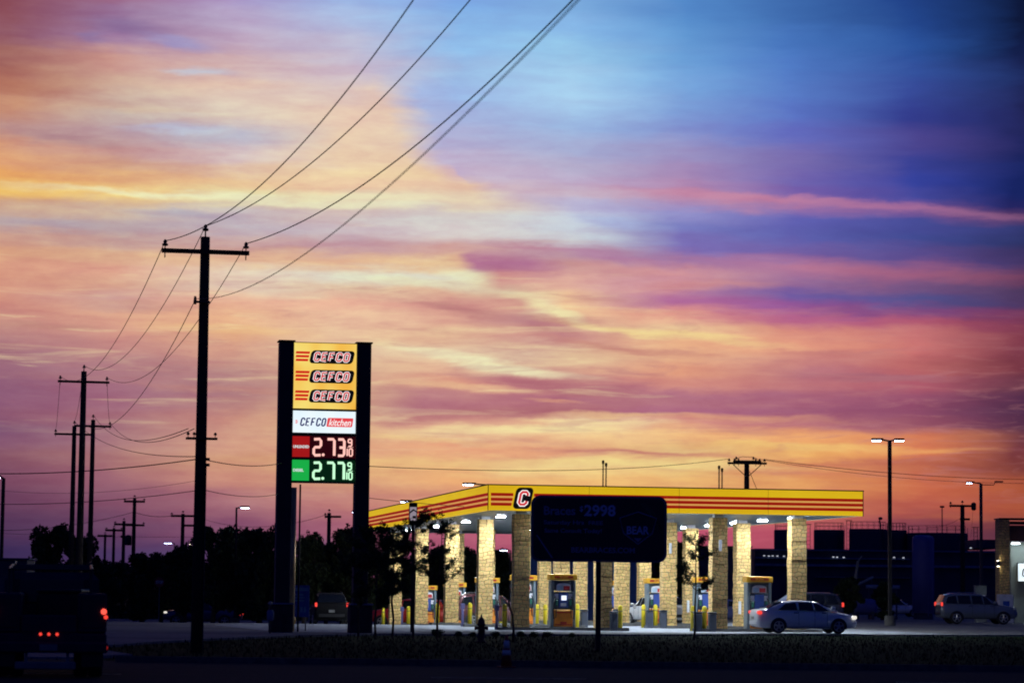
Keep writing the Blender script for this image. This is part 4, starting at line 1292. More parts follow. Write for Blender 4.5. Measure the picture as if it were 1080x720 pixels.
# small blue information board behind the left pillar base
p = at(314.5, 634, 105.5)
bs = thing('information_board', 'small blue lettered board standing between the price sign pillars', 'sign', (p.x, 105.5, 0), R(6))
g = MB(); g.cbox(-.43, .43, -.03, .03, .62, 1.84, .01); f_ = g.obj('board', M['bluesign'], bs)
g = MB(); g.box(-.40, .40, -.038, -.031, 1.62, 1.76); g.obj('header_band', M['bluesigntext'], f_)
g = MB()
for (z0, w) in ((1.45, .20), (1.34, .25), (1.22, .22)): g.box(-w, w, -.038, -.031, z0, z0 + .06)
for k in range(5): g.box(-.3 + k * .13, -.22 + k * .13, -.038, -.031, .80, 1.02)
g.obj('board_rows', M['bluesigntext'], f_)
for s in (-1, 1):
    g = MB(); g.tube([(s * .3, .045, 0), (s * .3, .045, 1.8)], .025, 6); g.obj('leg', M['galv'], bs)
p = at(308.5, 650, 107.5)
tb = thing('yellow_marker', 'short orange yellow capped marker below the blue board', 'marker', (p.x, 107.5, LOTZ))
g = MB(); g.lathe([(.05, 0), (.05, .2), (.11, .25), (.13, .45), (.10, .58), (.02, .62)], 14); g.obj('cap', M['pumpyellow'], tb, smooth=True)
g = MB(); g.lathe([(.14, -.05), (.14, .03)], 12); g.obj('foot', M['kerb'], tb)
# blue grey pedestal with round cap by the left base
p = at(285.2, 650, 99.5)
ub = thing('utility_pedestal', 'slim post with a blue grey canister and round pale cap left of the sign base', 'utility post', (p.x, 99.5, 0))
g = MB(); g.tube([(0, 0, -.05), (0, 0, 1.15)], .03, 8); g.obj('post', M['darkmetal'], ub)
g = MB(); g.lathe([(.06, .52), (.12, .56), (.13, .86), (.09, .92)], 14, (0, -.02, 0)); g.obj('canister', M['plantlight'], ub, smooth=True)
g = MB(); g.lathe([(.02, 1.1), (.07, 1.13), (.075, 1.18), (.04, 1.23), (.005, 1.24)], 14); g.obj('cap', M['cleat'], ub, smooth=True)

# ------------------------------------------------------------------ dark readerboard
BY = 79.4
bp = at(631.5, 557.5, BY)
rb = thing('readerboard_sign', 'large unlit dark readerboard with rounded corners on a single pole', 'sign', (bp.x, BY, 0), R(1))
bw, bh, bz = 3.98, 1.93, bp.z
g = MB(); g.prism(rrect(bw, bh, .26, 8, 0, bz), -.16, .16); fr = g.obj('cabinet', M['boardframe'], rb)
g = MB(); g.prism(rrect(bw - .14, bh - .14, .22, 8, 0, bz), -.185, -.161); fc = g.obj('face', M['boardface'], rb)
g = MB(); g.cbox(-.075, .075, -.07, .07, -.1, bz - bh / 2 - .001, .01); g.obj('pole', M['black'], rb)
YY = -.192
text('Braces', .92, .26, M['boardtext2'], 'lettering', fc, (-1.16, YY, bz + .52), .02)
text('$', .10, .18, M['boardtext'], 'lettering', fc, (-.52, YY, bz + .57), .02)
text('2998', .92, .34, M['boardtext'], 'lettering', fc, (.02, YY, bz + .53), .03)
text('Saturday Hrs', 1.18, .16, M['boardtext2'], 'lettering', fc, (-1.03, YY, bz + .16), .02)
text('FREE', .42, .11, M['boardtext2'], 'lettering', fc, (-.1, YY, bz + .17), .02)
text('Same Consult Today!', 1.68, .16, M['boardtext2'], 'lettering', fc, (-.76, YY, bz - .08), .02)
text('BEARBRACES.COM', 1.86, .16, M['boardtext2'], 'lettering', fc, (.12, YY, bz - .62), .02)
sh = [(.78, .34), (1.32, .52), (1.86, .34), (1.74, -.1), (1.32, -.42), (.90, -.1)]
g = MB()
g.tube([(x - .18, YY, bz + z - .02) for x, z in sh], .018, 5, closed=True); g.obj('emblem_outline', M['boardtext2'], fc)
text('BEAR', .66, .24, M['boardtext'], 'emblem_lettering', fc, (1.14, YY, bz - .03), .03)
g = MB(); g.prism([(1.02, bz - .26), (1.26, bz - .26), (1.14, bz - .38)], -.194, -.186); g.obj('emblem_chevron', M['boardtext2'], fc)
g = MB(); g.prism([(1.15, bz + .78), (1.40, bz + .76), (1.66, bz + .44), (1.84, bz - .1), (1.84, bz + .04), (1.72, bz + .0), (1.50, bz + .40)], -.189, -.1855); g.obj('green_sweep', M['boardgreen'], fc)
g = MB(); g.prism([(-1.84, bz - .2), (-1.80, bz - .2), (-1.34, bz - .86), (-1.39, bz - .86)], -.189, -.1855); g.obj('corner_line', M['boardtext2'], fc)

# ------------------------------------------------------------------ hydrant and cone
hp = at(507.5, 676, 90)
hy = thing('fire_hydrant', 'dark fire hydrant standing on the grass verge before the canopy', 'fire hydrant', (hp.x, 90, 0), R(8))
g = MB(); g.lathe([(.17, -.05), (.17, .04), (.125, .05), (.115, .55), (.145, .57), (.145, .61), (.12, .63), (.115, .72), (.07, .80), (.03, .83)], 16); g.obj('barrel', M['hydrant'], hy, smooth=True)
g = MB(); g.lathe([(.03, .825), (.03, .90), (.02, .92)], 6); g.obj('operating_nut', M['hydrant'], hy)
for s in (-1, 1):
    g = MB(); g.lathe([(.055, 0), (.055, .08), (.07, .085), (.07, .13), (.03, .14)], 12, (0, 0, 0), 'X')
    o = g.obj('side_outlet', M['hydrant'], hy, loc=(s * .09, 0, .48), rot=(0, 0, 0 if s > 0 else PI), smooth=True)
g = MB(); g.lathe([(.07, 0), (.07, .09), (.09, .095), (.09, .14), (.03, .15)], 12, (0, 0, 0), 'Y'); g.obj('front_outlet', M['hydrant'], hy, loc=(0, -.09, .42), rot=(0, 0, PI), smooth=True)
cp = at(534, 703, 60.3)
co = thing('traffic_cone', 'orange traffic cone with two pale bands standing at the road edge', 'traffic cone', (cp.x, 60.3, .02), R(12))
g = MB(); g.cbox(-.18, .18, -.18, .18, 0, .03, .01); g.obj('base', M['cone'], co)
g = MB(); g.lathe([(.13, .03), (.085, .31), (.03, .70), (.02, .71)], 18); g.obj('cone_body', M['cone'], co, smooth=True)
for (z0, z1) in ((.27, .38), (.42, .59)):
    rr = lambda z: .13 - (z - .03) * .1493 + .008 if z > .31 else .13 - (z - .03) * .1607 + .010
    g = MB(); g.lathe([(rr(z0), z0), (rr(z1), z1)], 18); g.obj('reflective_band', M['reflect'], co, smooth=True)

# ------------------------------------------------------------------ utility poles
def pole(px, ytop, Y, arm_deg, rt, rb_, arms, label, top_ins=True, base_z=None, extra=None):
    """arms: list of (z below top, half length, insulator offsets). returns dict of attachment points"""
    p = at(px, ytop, Y)
    z0 = gz(p.x, Y) if base_z is None else base_z
    Hh = p.z - z0
    t0 = thing('utility_pole', label, 'utility pole', (p.x, Y, z0), R(arm_deg), 'wooden utility poles along the street')
    g = MB(); g.lathe([(rb_, -.2), ((rb_ + rt) / 2, Hh / 2), (rt, Hh)], 12); g.obj('pole', M['wood'], t0, smooth=True)
    ca, sa = math.cos(R(arm_deg)), math.sin(R(arm_deg))
    att = {}
    sc = max(1, Y / 150)
    sc0 = sc
    for i, (dz, hl0, hl1, ins) in enumerate(arms):
        sc = sc0 * (.55 if (i == 1 and Y < 100) else 1)
        g = MB(); g.cbox(hl0, hl1, -rt - .10, -rt - .005, Hh - dz - .06 * sc, Hh - dz + .06 * sc, .01); ar = g.obj('crossarm', M['wood'], t0)
        for k, x in enumerate(ins):
            g = MB(); zz = Hh - dz + .06 * sc0
            if i == 1 and Y < 100: g.lathe([(.01, zz - .03), (.01, zz + .03), (.04, zz + .035), (.04, zz + .08), (.015, zz + .11)], 8, (x, -rt - .05, 0))
            else: g.lathe([(.015 * sc, zz - .25), (.015 * sc, zz + .06), (.075 * sc, zz + .07), (.085 * sc, zz + .11), (.04 * sc, zz + .14), (.055 * sc, zz + .18), (.02, zz + .24)], 10, (x, -rt - .05, 0))
            g.obj('insulator', M['ceramic'], ar, smooth=True)
            att[(i, k)] = Vector((p.x + x * ca + (rt + .05) * sa, Y + x * sa - (rt + .05) * ca, z0 + zz + .2))
    sc = sc0
    if top_ins:
        g = MB(); g.lathe([(.02, Hh - .02), (.02, Hh + .16), (.08 * sc, Hh + .17), (.085 * sc, Hh + .22), (.04 * sc, Hh + .25), (.055 * sc, Hh + .29), (.02, Hh + .34)], 10); g.obj('insulator', M['ceramic'], t0, smooth=True)
        att['top'] = Vector((p.x, Y, z0 + Hh + .3))
    att['o'] = t0; att['H'] = Hh; att['p'] = Vector((p.x, Y, z0))
    return att


def wire(A, B, sag, rad, label, nseg=28, group='overhead power lines'):
    A = Vector(A); B = Vector(B)
    pts = []
    for k in range(nseg + 1):
        t_ = k / nseg
        q = A.lerp(B, t_); q.z -= 4 * sag * t_ * (1 - t_); pts.append(q)
    g = MB(); g.tube([q - A for q in pts], rad, 5)
    o = g.obj('power_line', M['wire'], loc=A)
    return tag(o, label, 'power line', group)


P1 = pole(216.6, 250, 72, 11, .125, .17, [(.42, -1.17, 1.17, (-1.08, 1.08)), (5.42, -.42, .42, (-.36, -.2, .36))], 'tall near wooden pole with a long top crossarm rising left of the price sign')
g = MB(); g.cbox(-.27, .15, -.2, -.13, P1['H'] - 1.80, P1['H'] - 1.74, .01); g.lathe([(.03, P1['H'] - 1.84), (.05, P1['H'] - 1.78), (.03, P1['H'] - 1.62)], 8, (-.25, -.17, 0)); g.obj('neutral_bracket', M['darkmetal'], P1['o'])
g = MB()
for dz in (5.95, 6.1): g.lathe([(.05, P1['H'] - dz - .05), (.05, P1['H'] - dz + .03)], 8, (.19, -.05, 0))
g.obj('spool_bracket', M['ceramic'], P1['o'])
g = MB(); g.tube([(.14, -.13, .1), (.135, -.12, 5.0)], .02, 6); g.obj('ground_conduit', M['darkmetal'], P1['o'])
P2 = pole(88.6, 391.5, 137, 14, .14, .19, [(.55, -1.32, 1.28, (-1.2, 1.15))], 'second wooden pole of the line, tallest of the cluster at left')
P3 = pole(98.3, 442.5, 172, 14, .135, .18, [(.42, -1.18, 1.15, (1.05,))], 'wooden pole right of the tall pole in the left cluster')
P4 = pole(78.5, 449, 174, 14, .135, .18, [(.55, -1.28, 1.2, (-1.2,))], 'wooden pole left of the tall pole in the left cluster')
P5 = pole(142, 525, 310, 6, .2, .26, [(.4, -1.2, 1.2, (-1.1, 1.1)), (3.1, -.9, 1.2, (1.1,))], 'distant wooden pole with two crossarms and a transformer above the trees at left')
g = MB(); g.lathe([(.32, P5['H'] - 5.4), (.36, P5['H'] - 5.3), (.36, P5['H'] - 4.3), (.1, P5['H'] - 4.2)], 12, (-.6, 0, 0)); g.obj('transformer', M['darkmetal'], P5['o'])
P6 = pole(130.8, 549, 345, 6, .2, .26, [(.45, -1.25, 1.4, (-1.1, 1.2)), (2.0, -.4, 1.0, ())], 'distant wooden pole just left of the pole with the transformer')
P7 = pole(120.3, 556.5, 400, 6, .2, .25, [(.35, -1.3, 1.2, (-1.1, 1.1))], 'small distant wooden pole, third from the right in the far row')
P8 = pole(111, 563, 460, 6, .2, .25, [(.3, -1.3, 1.2, ())], 'tiny farthest wooden pole over the trees at left')
P9 = pole(193, 541.5, 300, 0, .2, .25, [(.25, -1.3, 1.35, (-1.2,)), (1.3, -.1, 1.3, ())], 'distant wooden pole just left of the near tall pole, above the trees')
P10 = pole(347.2, 540.5, 240, -10, .17, .22, [(.35, -.35, 1.15, (-.3,))], 'distant leaning arm wooden pole seen between the price sign pillars')
P11 = pole(787.6, 488.5, 172, 2, .16, .22, [(.0, -1.25, 1.25, (-1.15, -.8, -.55, .55, .8, 1.1)), (-.12, -.9, .9, (-.7, .4))], 'wooden pole with a crowded double crossarm rising behind the yellow canopy', top_ins=False)
g = MB()
for s in (-1, 1): g.tube([(s * .9, -.2, P11['H'] - .08), (0, -.18, P11['H'] - .9)], .025, 6)
g.tube([(.18, 0, P11['H'] - .5), (1.1, .4, P11['H'] - 2.6)], .018, 5)
g.tube([(-.9, -.2, P11['H'] + .25), (-.3, -.2, P11['H'] + .42), (.4, -.2, P11['H'] + .4), (1.0, -.2, P11['H'] + .1)], .015, 5)
g.obj('braces', M['wood'], P11['o'])
P12 = pole(1015, 532, 215, 4, .17, .22, [(.10, -1.1, 1.05, (-1.0,)), (1.15, -.25, .55, ())], 'wooden pole with a round transformer arm above the industrial roofs at right')
g = MB(); g.lathe([(.10, P12['H'] - .45), (.2, P12['H'] - .35), (.2, P12['H'] + .1), (.08, P12['H'] + .2)], 12, (.88, -.12, 0)); g.obj('transformer', M['darkmetal'], P12['o'])

for (key, end, sag, rad, lb) in (((0, 0), (6.4, 14, 19.0), 3.5, .0125, 'thick wire from the left end of the near pole crossarm up the sky'),
                                 ('top', (7.6, 22, 19.8), 2.9, .0125, 'wire from the top pin of the near pole to the top of the sky'),
                                 ((0, 1), (8.8, 14, 16.2), 2.45, .0135, 'wire from the right end of the near pole crossarm to the top of the sky')):
    wire(P1[key], end, sag, rad, lb, 60)
nA = P1['p'] + Vector((-.2, -.17, P1['H'] - 1.68))
wire(nA, (3.64, 5, 6.94), 1.25, .008, 'thin lowest wire from the side bracket of the near pole to the top', 60)
for (a, b, sag, lb) in ((P1[(0, 0)], P2[(0, 0)], 1.5, 'wire dropping from the left crossarm end of the near pole to the second pole'),
                        (P1['top'], P2['top'], 1.5, 'wire dropping from the top pin of the near pole to the second pole'),
                        (P1[(0, 1)], P2[(0, 1)], 1.5, 'wire dropping from the near pole right crossarm end to the second pole'),
                        (nA, P2['p'] + Vector((0, -.2, P2['H'] - 2.6)), 1.5, 'lowest wire dropping from the near pole to the second pole')):
    wire(a, b, sag, .011, lb)
for (a, b, sag, lb) in ((P2[(0, 0)], P4[(0, 0)], .5, 'wire from the second pole to the left pole of the cluster'),
                        (P2['top'], P4['top'], .5, 'wire from the top of the second pole to the left pole of the cluster'),
                        (P2[(0, 1)], P3[(0, 0)], .5, 'wire from the second pole to the right pole of the cluster'),
                        (P3['top'], P1[(1, 0)], .85, 'sagging wire from the right cluster pole top to the small crossarm of the near pole'),
                        (P3[(0, 0)], P1[(1, 1)], .75, 'sagging wire from the right cluster crossarm to the small crossarm of the near pole'),
                        (P4['top'], P1['p'] + Vector((-.1, -.2, P1['H'] - 5.9)), .6, 'flatter sagging wire from the left cluster pole to the near pole')):
    wire(a, b, sag, .012, lb)


def pw(px, py, Y): return at(px, py, Y)


a1 = P1['p'] + Vector((0, -.2, 0))
wire(pw(-40, 498.5, 80), pw(208, 484, 71.8), .15, .015, 'long low wire from the left picture edge to the near pole, upper one')
wire(pw(216, 484.5, 71.8), pw(300, 487.5, 103.2), .15, .013, 'upper low wire from the near pole to the left sign pillar')
wire(pw(381, 491, 103.3), P11[(0, 0)], .42, .015, 'long low wire from the right sign pillar to the pole behind the canopy')
wire(pw(-40, 530.5, 80), pw(208, 517, 71.8), .15, .010, 'long low wire from the left picture edge to the near pole, lower one')
wire(pw(216, 516.5, 71.8), pw(297, 520, 103.2), .15, .010, 'lower thin wire from the near pole to the left sign pillar')
wire(pw(381, 524, 103.3), pw(700, 528, 172), .5, .012, 'thin wire running from the right sign pillar behind the yellow canopy')
wire(pw(-40, 512, 150), pw(205, 507, 130), .5, .008, 'very thin wire across the purple sky at far left')
wire(pw(-40, 558, 290), P5['p'] + Vector((0, -.2, P5['H'] - 1.6)), .8, .028, 'wire from the left picture edge to the distant transformer pole')
wire(P5['p'] + Vector((0, -.2, P5['H'] - 1.6)), P9['p'] + Vector((-1, -.2, P9['H'] - .2)), .3, .03, 'short wire between two distant poles over the trees')
wire(P9['p'] + Vector((1.2, -.2, P9['H'] - .2)), P10['p'] + Vector((0, -.2, P10['H'] - .1)), 1.2, .02, 'faint wire over the treetops to the pole between the sign pillars')
wire(pw(-40, 560, 330), pw(330, 563, 320), .5, .018, 'faint lowest wire just over the treetops at left')
wire(P11[(0, 5)], pw(1120, 505.5, 190), .35, .018, 'long upper wire from the pole behind the canopy to the right edge')
wire(P11[(0, 4)], pw(1120, 509, 190), .5, .014, 'long lower wire from the pole behind the canopy to the right edge')
wire(P12['p'] + Vector((-.2, -.2, P12['H'] - 1.1)), pw(978, 556, 215), .2, .012, 'short service wire on the pole above the industrial roofs')
wire(P12['p'] + Vector((.8, -.2, P12['H'] - .5)), pw(1024, 566, 216), .1, .010, 'dropping wire below the round transformer at right')


# ------------------------------------------------------------------ lamp posts
def lamp_post(px, ytop, Y, heads, label, r=.08, lampm='lamp', z0=None, pole_m='black'):
    p = at(px, ytop, Y)
    z0 = gz(p.x, Y) if z0 is None else z0
    Hh = p.z - z0
    t0 = thing('street_lamp', label, 'street lamp', (p.x, Y, z0), 0, 'lamp posts around the lots')
    g = MB(); g.cbox(-r, r, -r, r, .6, Hh - .05, .01); g.obj('pole', M[pole_m], t0)
    g = MB(); g.lathe([(.3, -.1), (.3, .58), (.26, .6)], 16); g.obj('footing', M['kerb'], t0, smooth=False)
    for (x0, x1, w, dz) in heads:
        g = MB(); g.tube([(0, 0, Hh - .10 + dz), (x0, 0, Hh - .04 + dz)], .045, 6)
        s = 1 if x1 > x0 else -1
        g.cbox(min(x0, x1), max(x0, x1), -.17, .17, Hh - .07 + dz, Hh + .05 + dz, .02)
        hd = g.obj('lamp_arm', M[pole_m], t0)
        lx0, lx1 = (x1 - s * w, x1 - s * .02)
        g = MB(); g.cbox(min(lx0, lx1), max(lx0, lx1), -.13, .13, Hh - .11 + dz, Hh - .072 + dz, .015); g.obj('lamp_glass', M[lampm], hd)
    return t0


lamp_post(938.3, 463, 146, [(-.35, -.98, .5, 0), (.25, .78, .5, 0)], 'tall black lamp post with two lit heads right of the canopy', .10)
lamp_post(1034.5, 509, 188, [(-.45, -1.0, .36, .05)], 'grey lamp post with a glowing left head before the store at right', .10, 'lamp', None, 'fence')
g = MB(); g.tube([(0, 0, 0), (.9, 0, .0), (1.0, 0, .18)], .03, 6); g.cbox(.95, 1.55, -.1, .1, .18, .28, .03)
q = g.obj('unlit_head', M['fence'], [o for o in C.objects if o.name.startswith('street_lamp')][-1]); q.location = (0, 0, at(1034.5, 511, 188).z - gz(32, 188))
lamp_post(249.5, 534, 178, [(.25, .85, .55, 0)], 'lamp post with one lit head over the dark trees', .06)
lamp_post(3.8, 503, 150, [(-.15, -.45, .25, .05)], 'dark lamp post at the left picture edge', .09)
lamp_post(443, 529.5, 172, [(-.5, -1.25, .55, .1)], 'lamp post behind the canopy, its lit head over the middle of the sloping fascia', .05)
lamp_post(521, 511.5, 168, [(-1.1, -1.95, .65, .1)], 'lamp post behind the canopy, its lit head beside the fascia corner', .05)
lamp_post(381, 539.5, 190, [(-.2, -.65, .4, .05)], 'lamp post hidden behind the right sign pillar with its lit head showing', .05)
lamp_post(184, 572, 330, [(-.25, -1.25, .9, 0)], 'small far lamp with a blue white head over the trees at left', .05, 'lampsmall')
lamp_post(205, 573, 330, [(-.15, -.6, .4, 0)], 'tiny far warm lamp beside the near wooden pole', .05, 'lampwarm')
lamp_post(538, 579, 185, [(-.2, -.7, .5, 0)], 'small lit lamp seen under the canopy between the left columns', .05)

# vent pipes behind the canopy
for (px, y0, lb) in ((637.7, 487.5, 'pair of thin vent pipes rising behind the canopy above the readerboard'), (760, 493, 'pair of thin vent pipes rising behind the canopy left of the crowded pole')):
    p = at(px, y0, 163)
    t0 = thing('vent_pipe', lb, 'vent pipe', (p.x, 163, gz(p.x, 163)))
    for s, dz in ((-1, 0), (1, -.15)):
        g = MB(); g.tube([(s * .09, 0, 0), (s * .09, 0, p.z + dz - gz(p.x, 163))], .04, 8); q = g.obj('pipe', M['fence'], t0)
        g = MB(); g.lathe([(.05, 0), (.075, .05), (.075, .2), (.03, .24)], 8, (s * .09, 0, p.z + dz - gz(p.x, 163) - .1)); g.obj('vent_cap', M['darkmetal'], q)

# stop sign far left
p = at(168.3, 613.5, 190)
ss = thing('stop_sign', 'small red octagonal stop sign on a post before the dark trees', 'stop sign', (p.x, 190, gz(p.x, 190)), R(3))
hz = p.z - gz(p.x, 190)
g = MB(); g.prism([(.36 * math.cos(R(22.5 + 45 * k)), hz + .36 * math.sin(R(22.5 + 45 * k))) for k in range(8)], -.05, -.03); f_ = g.obj('sign_face', M['stopred'], ss)
text('STOP', .5, .22, M['white'], 'lettering', f_, (0, -.056, hz), .03)
g = MB(); g.tube([(0, 0, 0), (0, 0, hz + .3)], .03, 6); g.obj('post', M['galv'], ss)

# lit poster box on post in front of the canopy side
p = at(435.7, 541, 105)
pb = thing('pole_poster', 'small lit poster box on a post between the young trees before the sloping fascia', 'sign', (p.x, 105, gz(p.x, 105)), R(4))
g = MB(); g.cbox(-.16, .16, -.1, .1, p.z - .45, p.z + .40, .02); bx = g.obj('box', M['black'], pb)
g = MB(); g.box(-.13, .13, -.108, -.101, p.z - .28, p.z + .24); pf = g.obj('poster_face', emis('poster_glow', (.50, .42, .50), .55), bx)
g = MB(); g.prism([(-.13, p.z - .02), (.02, p.z + .10), (.13, p.z + .02), (.13, p.z + .08), (0, p.z + .17), (-.13, p.z + .05)], -.114, -.1085)
g.box(-.02, .10, -.114, -.1085, p.z - .2, p.z - .1); g.obj('poster_picture', M['black'], pf)
g = MB(); g.tube([(0, 0, -.1), (0, 0, p.z - .44)], .05, 8); g.obj('post', M['black'], pb)


# ------------------------------------------------------------------ trees
def leaf_cloud(mb, centres, n, size, rng, squash=.8):
    for _ in range(n):
        c, r = rng.choice(centres)
        d = Vector((rng.gauss(0, 1), rng.gauss(0, 1), rng.gauss(0, 1)))
        if d.length < 1e-3: continue
        d.normalize()
        p = c + Vector((d.x, d.y, d.z * squash)) * r * (rng.random() ** .45)
        a = Vector((rng.gauss(0, 1), rng.gauss(0, 1), rng.gauss(0, .8))).normalized()
        b = a.cross(Vector((rng.gauss(0, 1), rng.gauss(0, 1), rng.gauss(0, 1)))).normalized()
        s = size * rng.uniform(.6, 1.5)
        mb.add([p - a * s, p - b * s * .5, p + a * s, p + b * s * .5], [(0, 1, 2, 3)])


def tree_meshes(seed, kind):
    """unit-ish tree 6 m high, returns (trunk MB, crown MB)"""
    rng = random.Random(seed)
    tk, cr = MB(), MB()
    Hh = 6.0
    lean = Vector((rng.uniform(-.3, .3), rng.uniform(-.3, .3), 0))
    trunk_top = Vector((lean.x, lean.y, Hh * .45))
    tk.tube([(0, 0, -.3), lean * .4 + Vector((0, 0, Hh * .22)), trunk_top], [.22, .17, .12], 8)
    cs = []
    nb = 26 if kind == 'round' else 22
    for k in range(nb):
        a = rng.uniform(0, 2 * PI)
        if kind == 'round':
            rr = rng.uniform(.2, 2.15); z = Hh * rng.uniform(.22, .88)
            lim = math.sqrt(max(.08, 1 - ((z - Hh * .52) / (Hh * .42)) ** 2))
            c = Vector((math.cos(a) * rr * lim, math.sin(a) * rr * lim, z)); r = rng.uniform(.5, .95)
        else:
            rr = rng.uniform(.1, 1.5); z = Hh * rng.uniform(.15, .93)
            lim = max(.2, 1.15 - z / Hh)
            c = Vector((math.cos(a) * rr * lim, math.sin(a) * rr * lim, z)); r = rng.uniform(.4, .75)
        c += lean
        cs.append((c, r))
        mid = trunk_top.lerp(c, .5) + Vector((0, 0, -.15))
        st = Vector((lean.x * .8, lean.y * .8, min(trunk_top.z, max(.8, c.z - 1.0))))
        tk.tube([st, st.lerp(c, .5) + Vector((0, 0, .1)), c], [.07, .045, .015], 5)
    leaf_cloud(cr, cs, 11000, .15, rng)
    # loose outer sprigs
    sp = []
    for k in range(60):
        c, r = rng.choice(cs)
        d = Vector((rng.gauss(0, 1), rng.gauss(0, 1), abs(rng.gauss(0, 1)))).normalized()
        sp.append((c + d * r * 1.12, .16))
    leaf_cloud(cr, sp, 700, .10, rng)
    return tk, cr


protos = []
for i, kind in enumerate(('round', 'tall', 'round', 'tall')):
    tk, cr = tree_meshes(31 + i, kind)
    protos.append((tk, cr))
mesh_cache = {}


def big_tree(px, ytop, Y, width, v, label, rz=0, lift=0):
    p = at(px, ytop, Y)
    z0 = gz(p.x, Y)
    Hh = (p.z - z0) / 6.05
    wpx = 1.3 * width * Y / F / (4.9 if v in (0, 2) else 3.6)
    t0 = thing('tree', label, 'tree', (p.x, Y, z0), rz, 'dark trees along the back of the lot')
    for nm, k, m in (('trunk', 0, M['bark']), ('crown', 1, M['leaf'])):
        key = (v, k)
        if key not in mesh_cache:
            o = protos[v][k].obj(nm, m, t0)
            mesh_cache[key] = o.data
        else:
            o = bpy.data.objects.new(nm, mesh_cache[key]); C.objects.link(o); o.parent = t0
        o.scale = (wpx, wpx, Hh)
    return t0


TREES = [
    (57, 549, 190, 48, 0, 'broad round crowned dark tree, highest at the far left'),
    (90, 561, 196, 46, 2, 'dark tree behind the cluster of wooden poles'),
    (25, 600, 230, 40, 0, 'low dark tree at the bottom left edge of the sky'),
    (112, 588, 215, 40, 2, 'low dark tree right of the pole cluster'),
    (152, 582, 205, 42, 1, 'dark tree below the distant twin lamp'),
    (172, 578, 200, 40, 0, 'dark tree left of the near wooden pole'),
    (197, 569, 190, 40, 2, 'dark tree directly behind the near wooden pole, left side'),
    (226, 550, 178, 52, 0, 'tall dark tree just right of the near wooden pole'),
    (252, 551, 182, 48, 2, 'dark tree around the single headed lamp post'),
    (276, 556, 176, 46, 1, 'dark tree left of the price sign'),
    (291, 548, 172, 40, 0, 'dark tree partly behind the left sign pillar'),
    (322, 558, 166, 42, 2, 'dark tree seen between the sign pillars, left'),
    (345, 566, 170, 44, 0, 'dark tree seen between the sign pillars, middle'),
    (367, 556, 168, 40, 1, 'dark tree seen between the sign pillars, right'),
    (388, 549, 172, 46, 2, 'dark tree right behind the right sign pillar'),
    (414, 560, 180, 50, 0, 'dark tree behind the rear stone columns'),
    (455, 572, 185, 56, 2, 'dark tree seen under the canopy at left'),
    (497, 573, 188, 50, 0, 'dark tree seen under the canopy between the left columns'),
    (532, 578, 190, 46, 1, 'dark tree seen under the canopy before the readerboard'),
    (893, 606, 176, 30, 0, 'small dark shrub like tree behind the silver sedan'),
    (930, 612, 178, 30, 1, 'small dark tree left of the blue tank'),
    (708, 566, 190, 46, 2, 'dark tree behind the slim young tree at right'),
]
for i, (px, yt, Y, w, v, lb) in enumerate(TREES):
    big_tree(px, yt, Y, w, v, lb, rz=i * 1.37)

# far off wood reading as one mass
rng = random.Random(5)
fw = MB()
for k in range(150):
    px = -20 + k * 8.2
    Y = rng.uniform(255, 300)
    yt = 583 + rng.uniform(-6, 7) + (10 if px < 140 else 0) if px < 560 else 603 + rng.uniform(-4, 6)
    p = at(px, yt, Y)
    z0 = gz(p.x, Y) - .3
    cs = [(Vector((p.x + rng.uniform(-.6, .6), Y + rng.uniform(-.6, .6), z0 + (p.z - z0) * f)), rng.uniform(.7, 1.1)) for f in (.12, .35, .6, .8)]
    leaf_cloud(fw, cs, 240, .34, rng)
tag(fw.obj('far_woodland', M['leaf']), 'low dark wood running along behind the whole lot', 'wood', kind='stuff')


def young_tree(px, ybase, Y, Hh, spread, label, dens, seed, lean=0, low=.3):
    rng = random.Random(seed)
    p = at(px, ybase, Y)
    z0 = gz(p.x, Y)
    t0 = thing('young_tree', label, 'tree', (p.x, Y, z0), 0, 'young trees planted on the verge')
    tk, cr = MB(), MB()
    pts = [Vector((0, 0, -.1))]
    for k in range(1, 7):
        pts.append(Vector((lean * k / 6 + rng.uniform(-.04, .04), rng.uniform(-.05, .05), Hh * .93 * k / 6)))
    tk.tube(pts, [.045, .04, .034, .028, .02, .014, .006], 7)
    cs = []
    for k in range(15):
        f = rng.uniform(low, .97)
        i = min(5, int(f * 6)); st = pts[i].lerp(pts[i + 1], f * 6 - i) if f * 6 - i <= 1 else pts[i + 1]
        a = rng.uniform(0, 2 * PI); ln_ = spread * rng.uniform(.5, 1) * (1.15 - .55 * abs(f - .55) * 2)
        en = st + Vector((math.cos(a) * ln_, math.sin(a) * ln_, ln_ * rng.uniform(.2, .8)))
        mid = st.lerp(en, .5) + Vector((0, 0, -.05 * ln_))
        tk.tube([st, mid, en], [.016, .011, .004], 5)
        for q in range(5):
            t_ = rng.uniform(.35, 1)
            tw = st.lerp(en, t_) + Vector((rng.uniform(-.25, .25), rng.uniform(-.25, .25), rng.uniform(-.15, .25))) * spread
            tk.tube([st.lerp(en, t_), tw], [.006, .003], 4)
            cs.append((tw, rng.uniform(.10, .2)))
            cs.append((st.lerp(en, t_), rng.uniform(.08, .14)))
    leaf_cloud(cr, cs, int(dens * 2.0), .036, rng, 1)
    tk.obj('trunk', M['bark'], t0)
    cr.obj('crown', M['leaf2'], t0)
    return t0


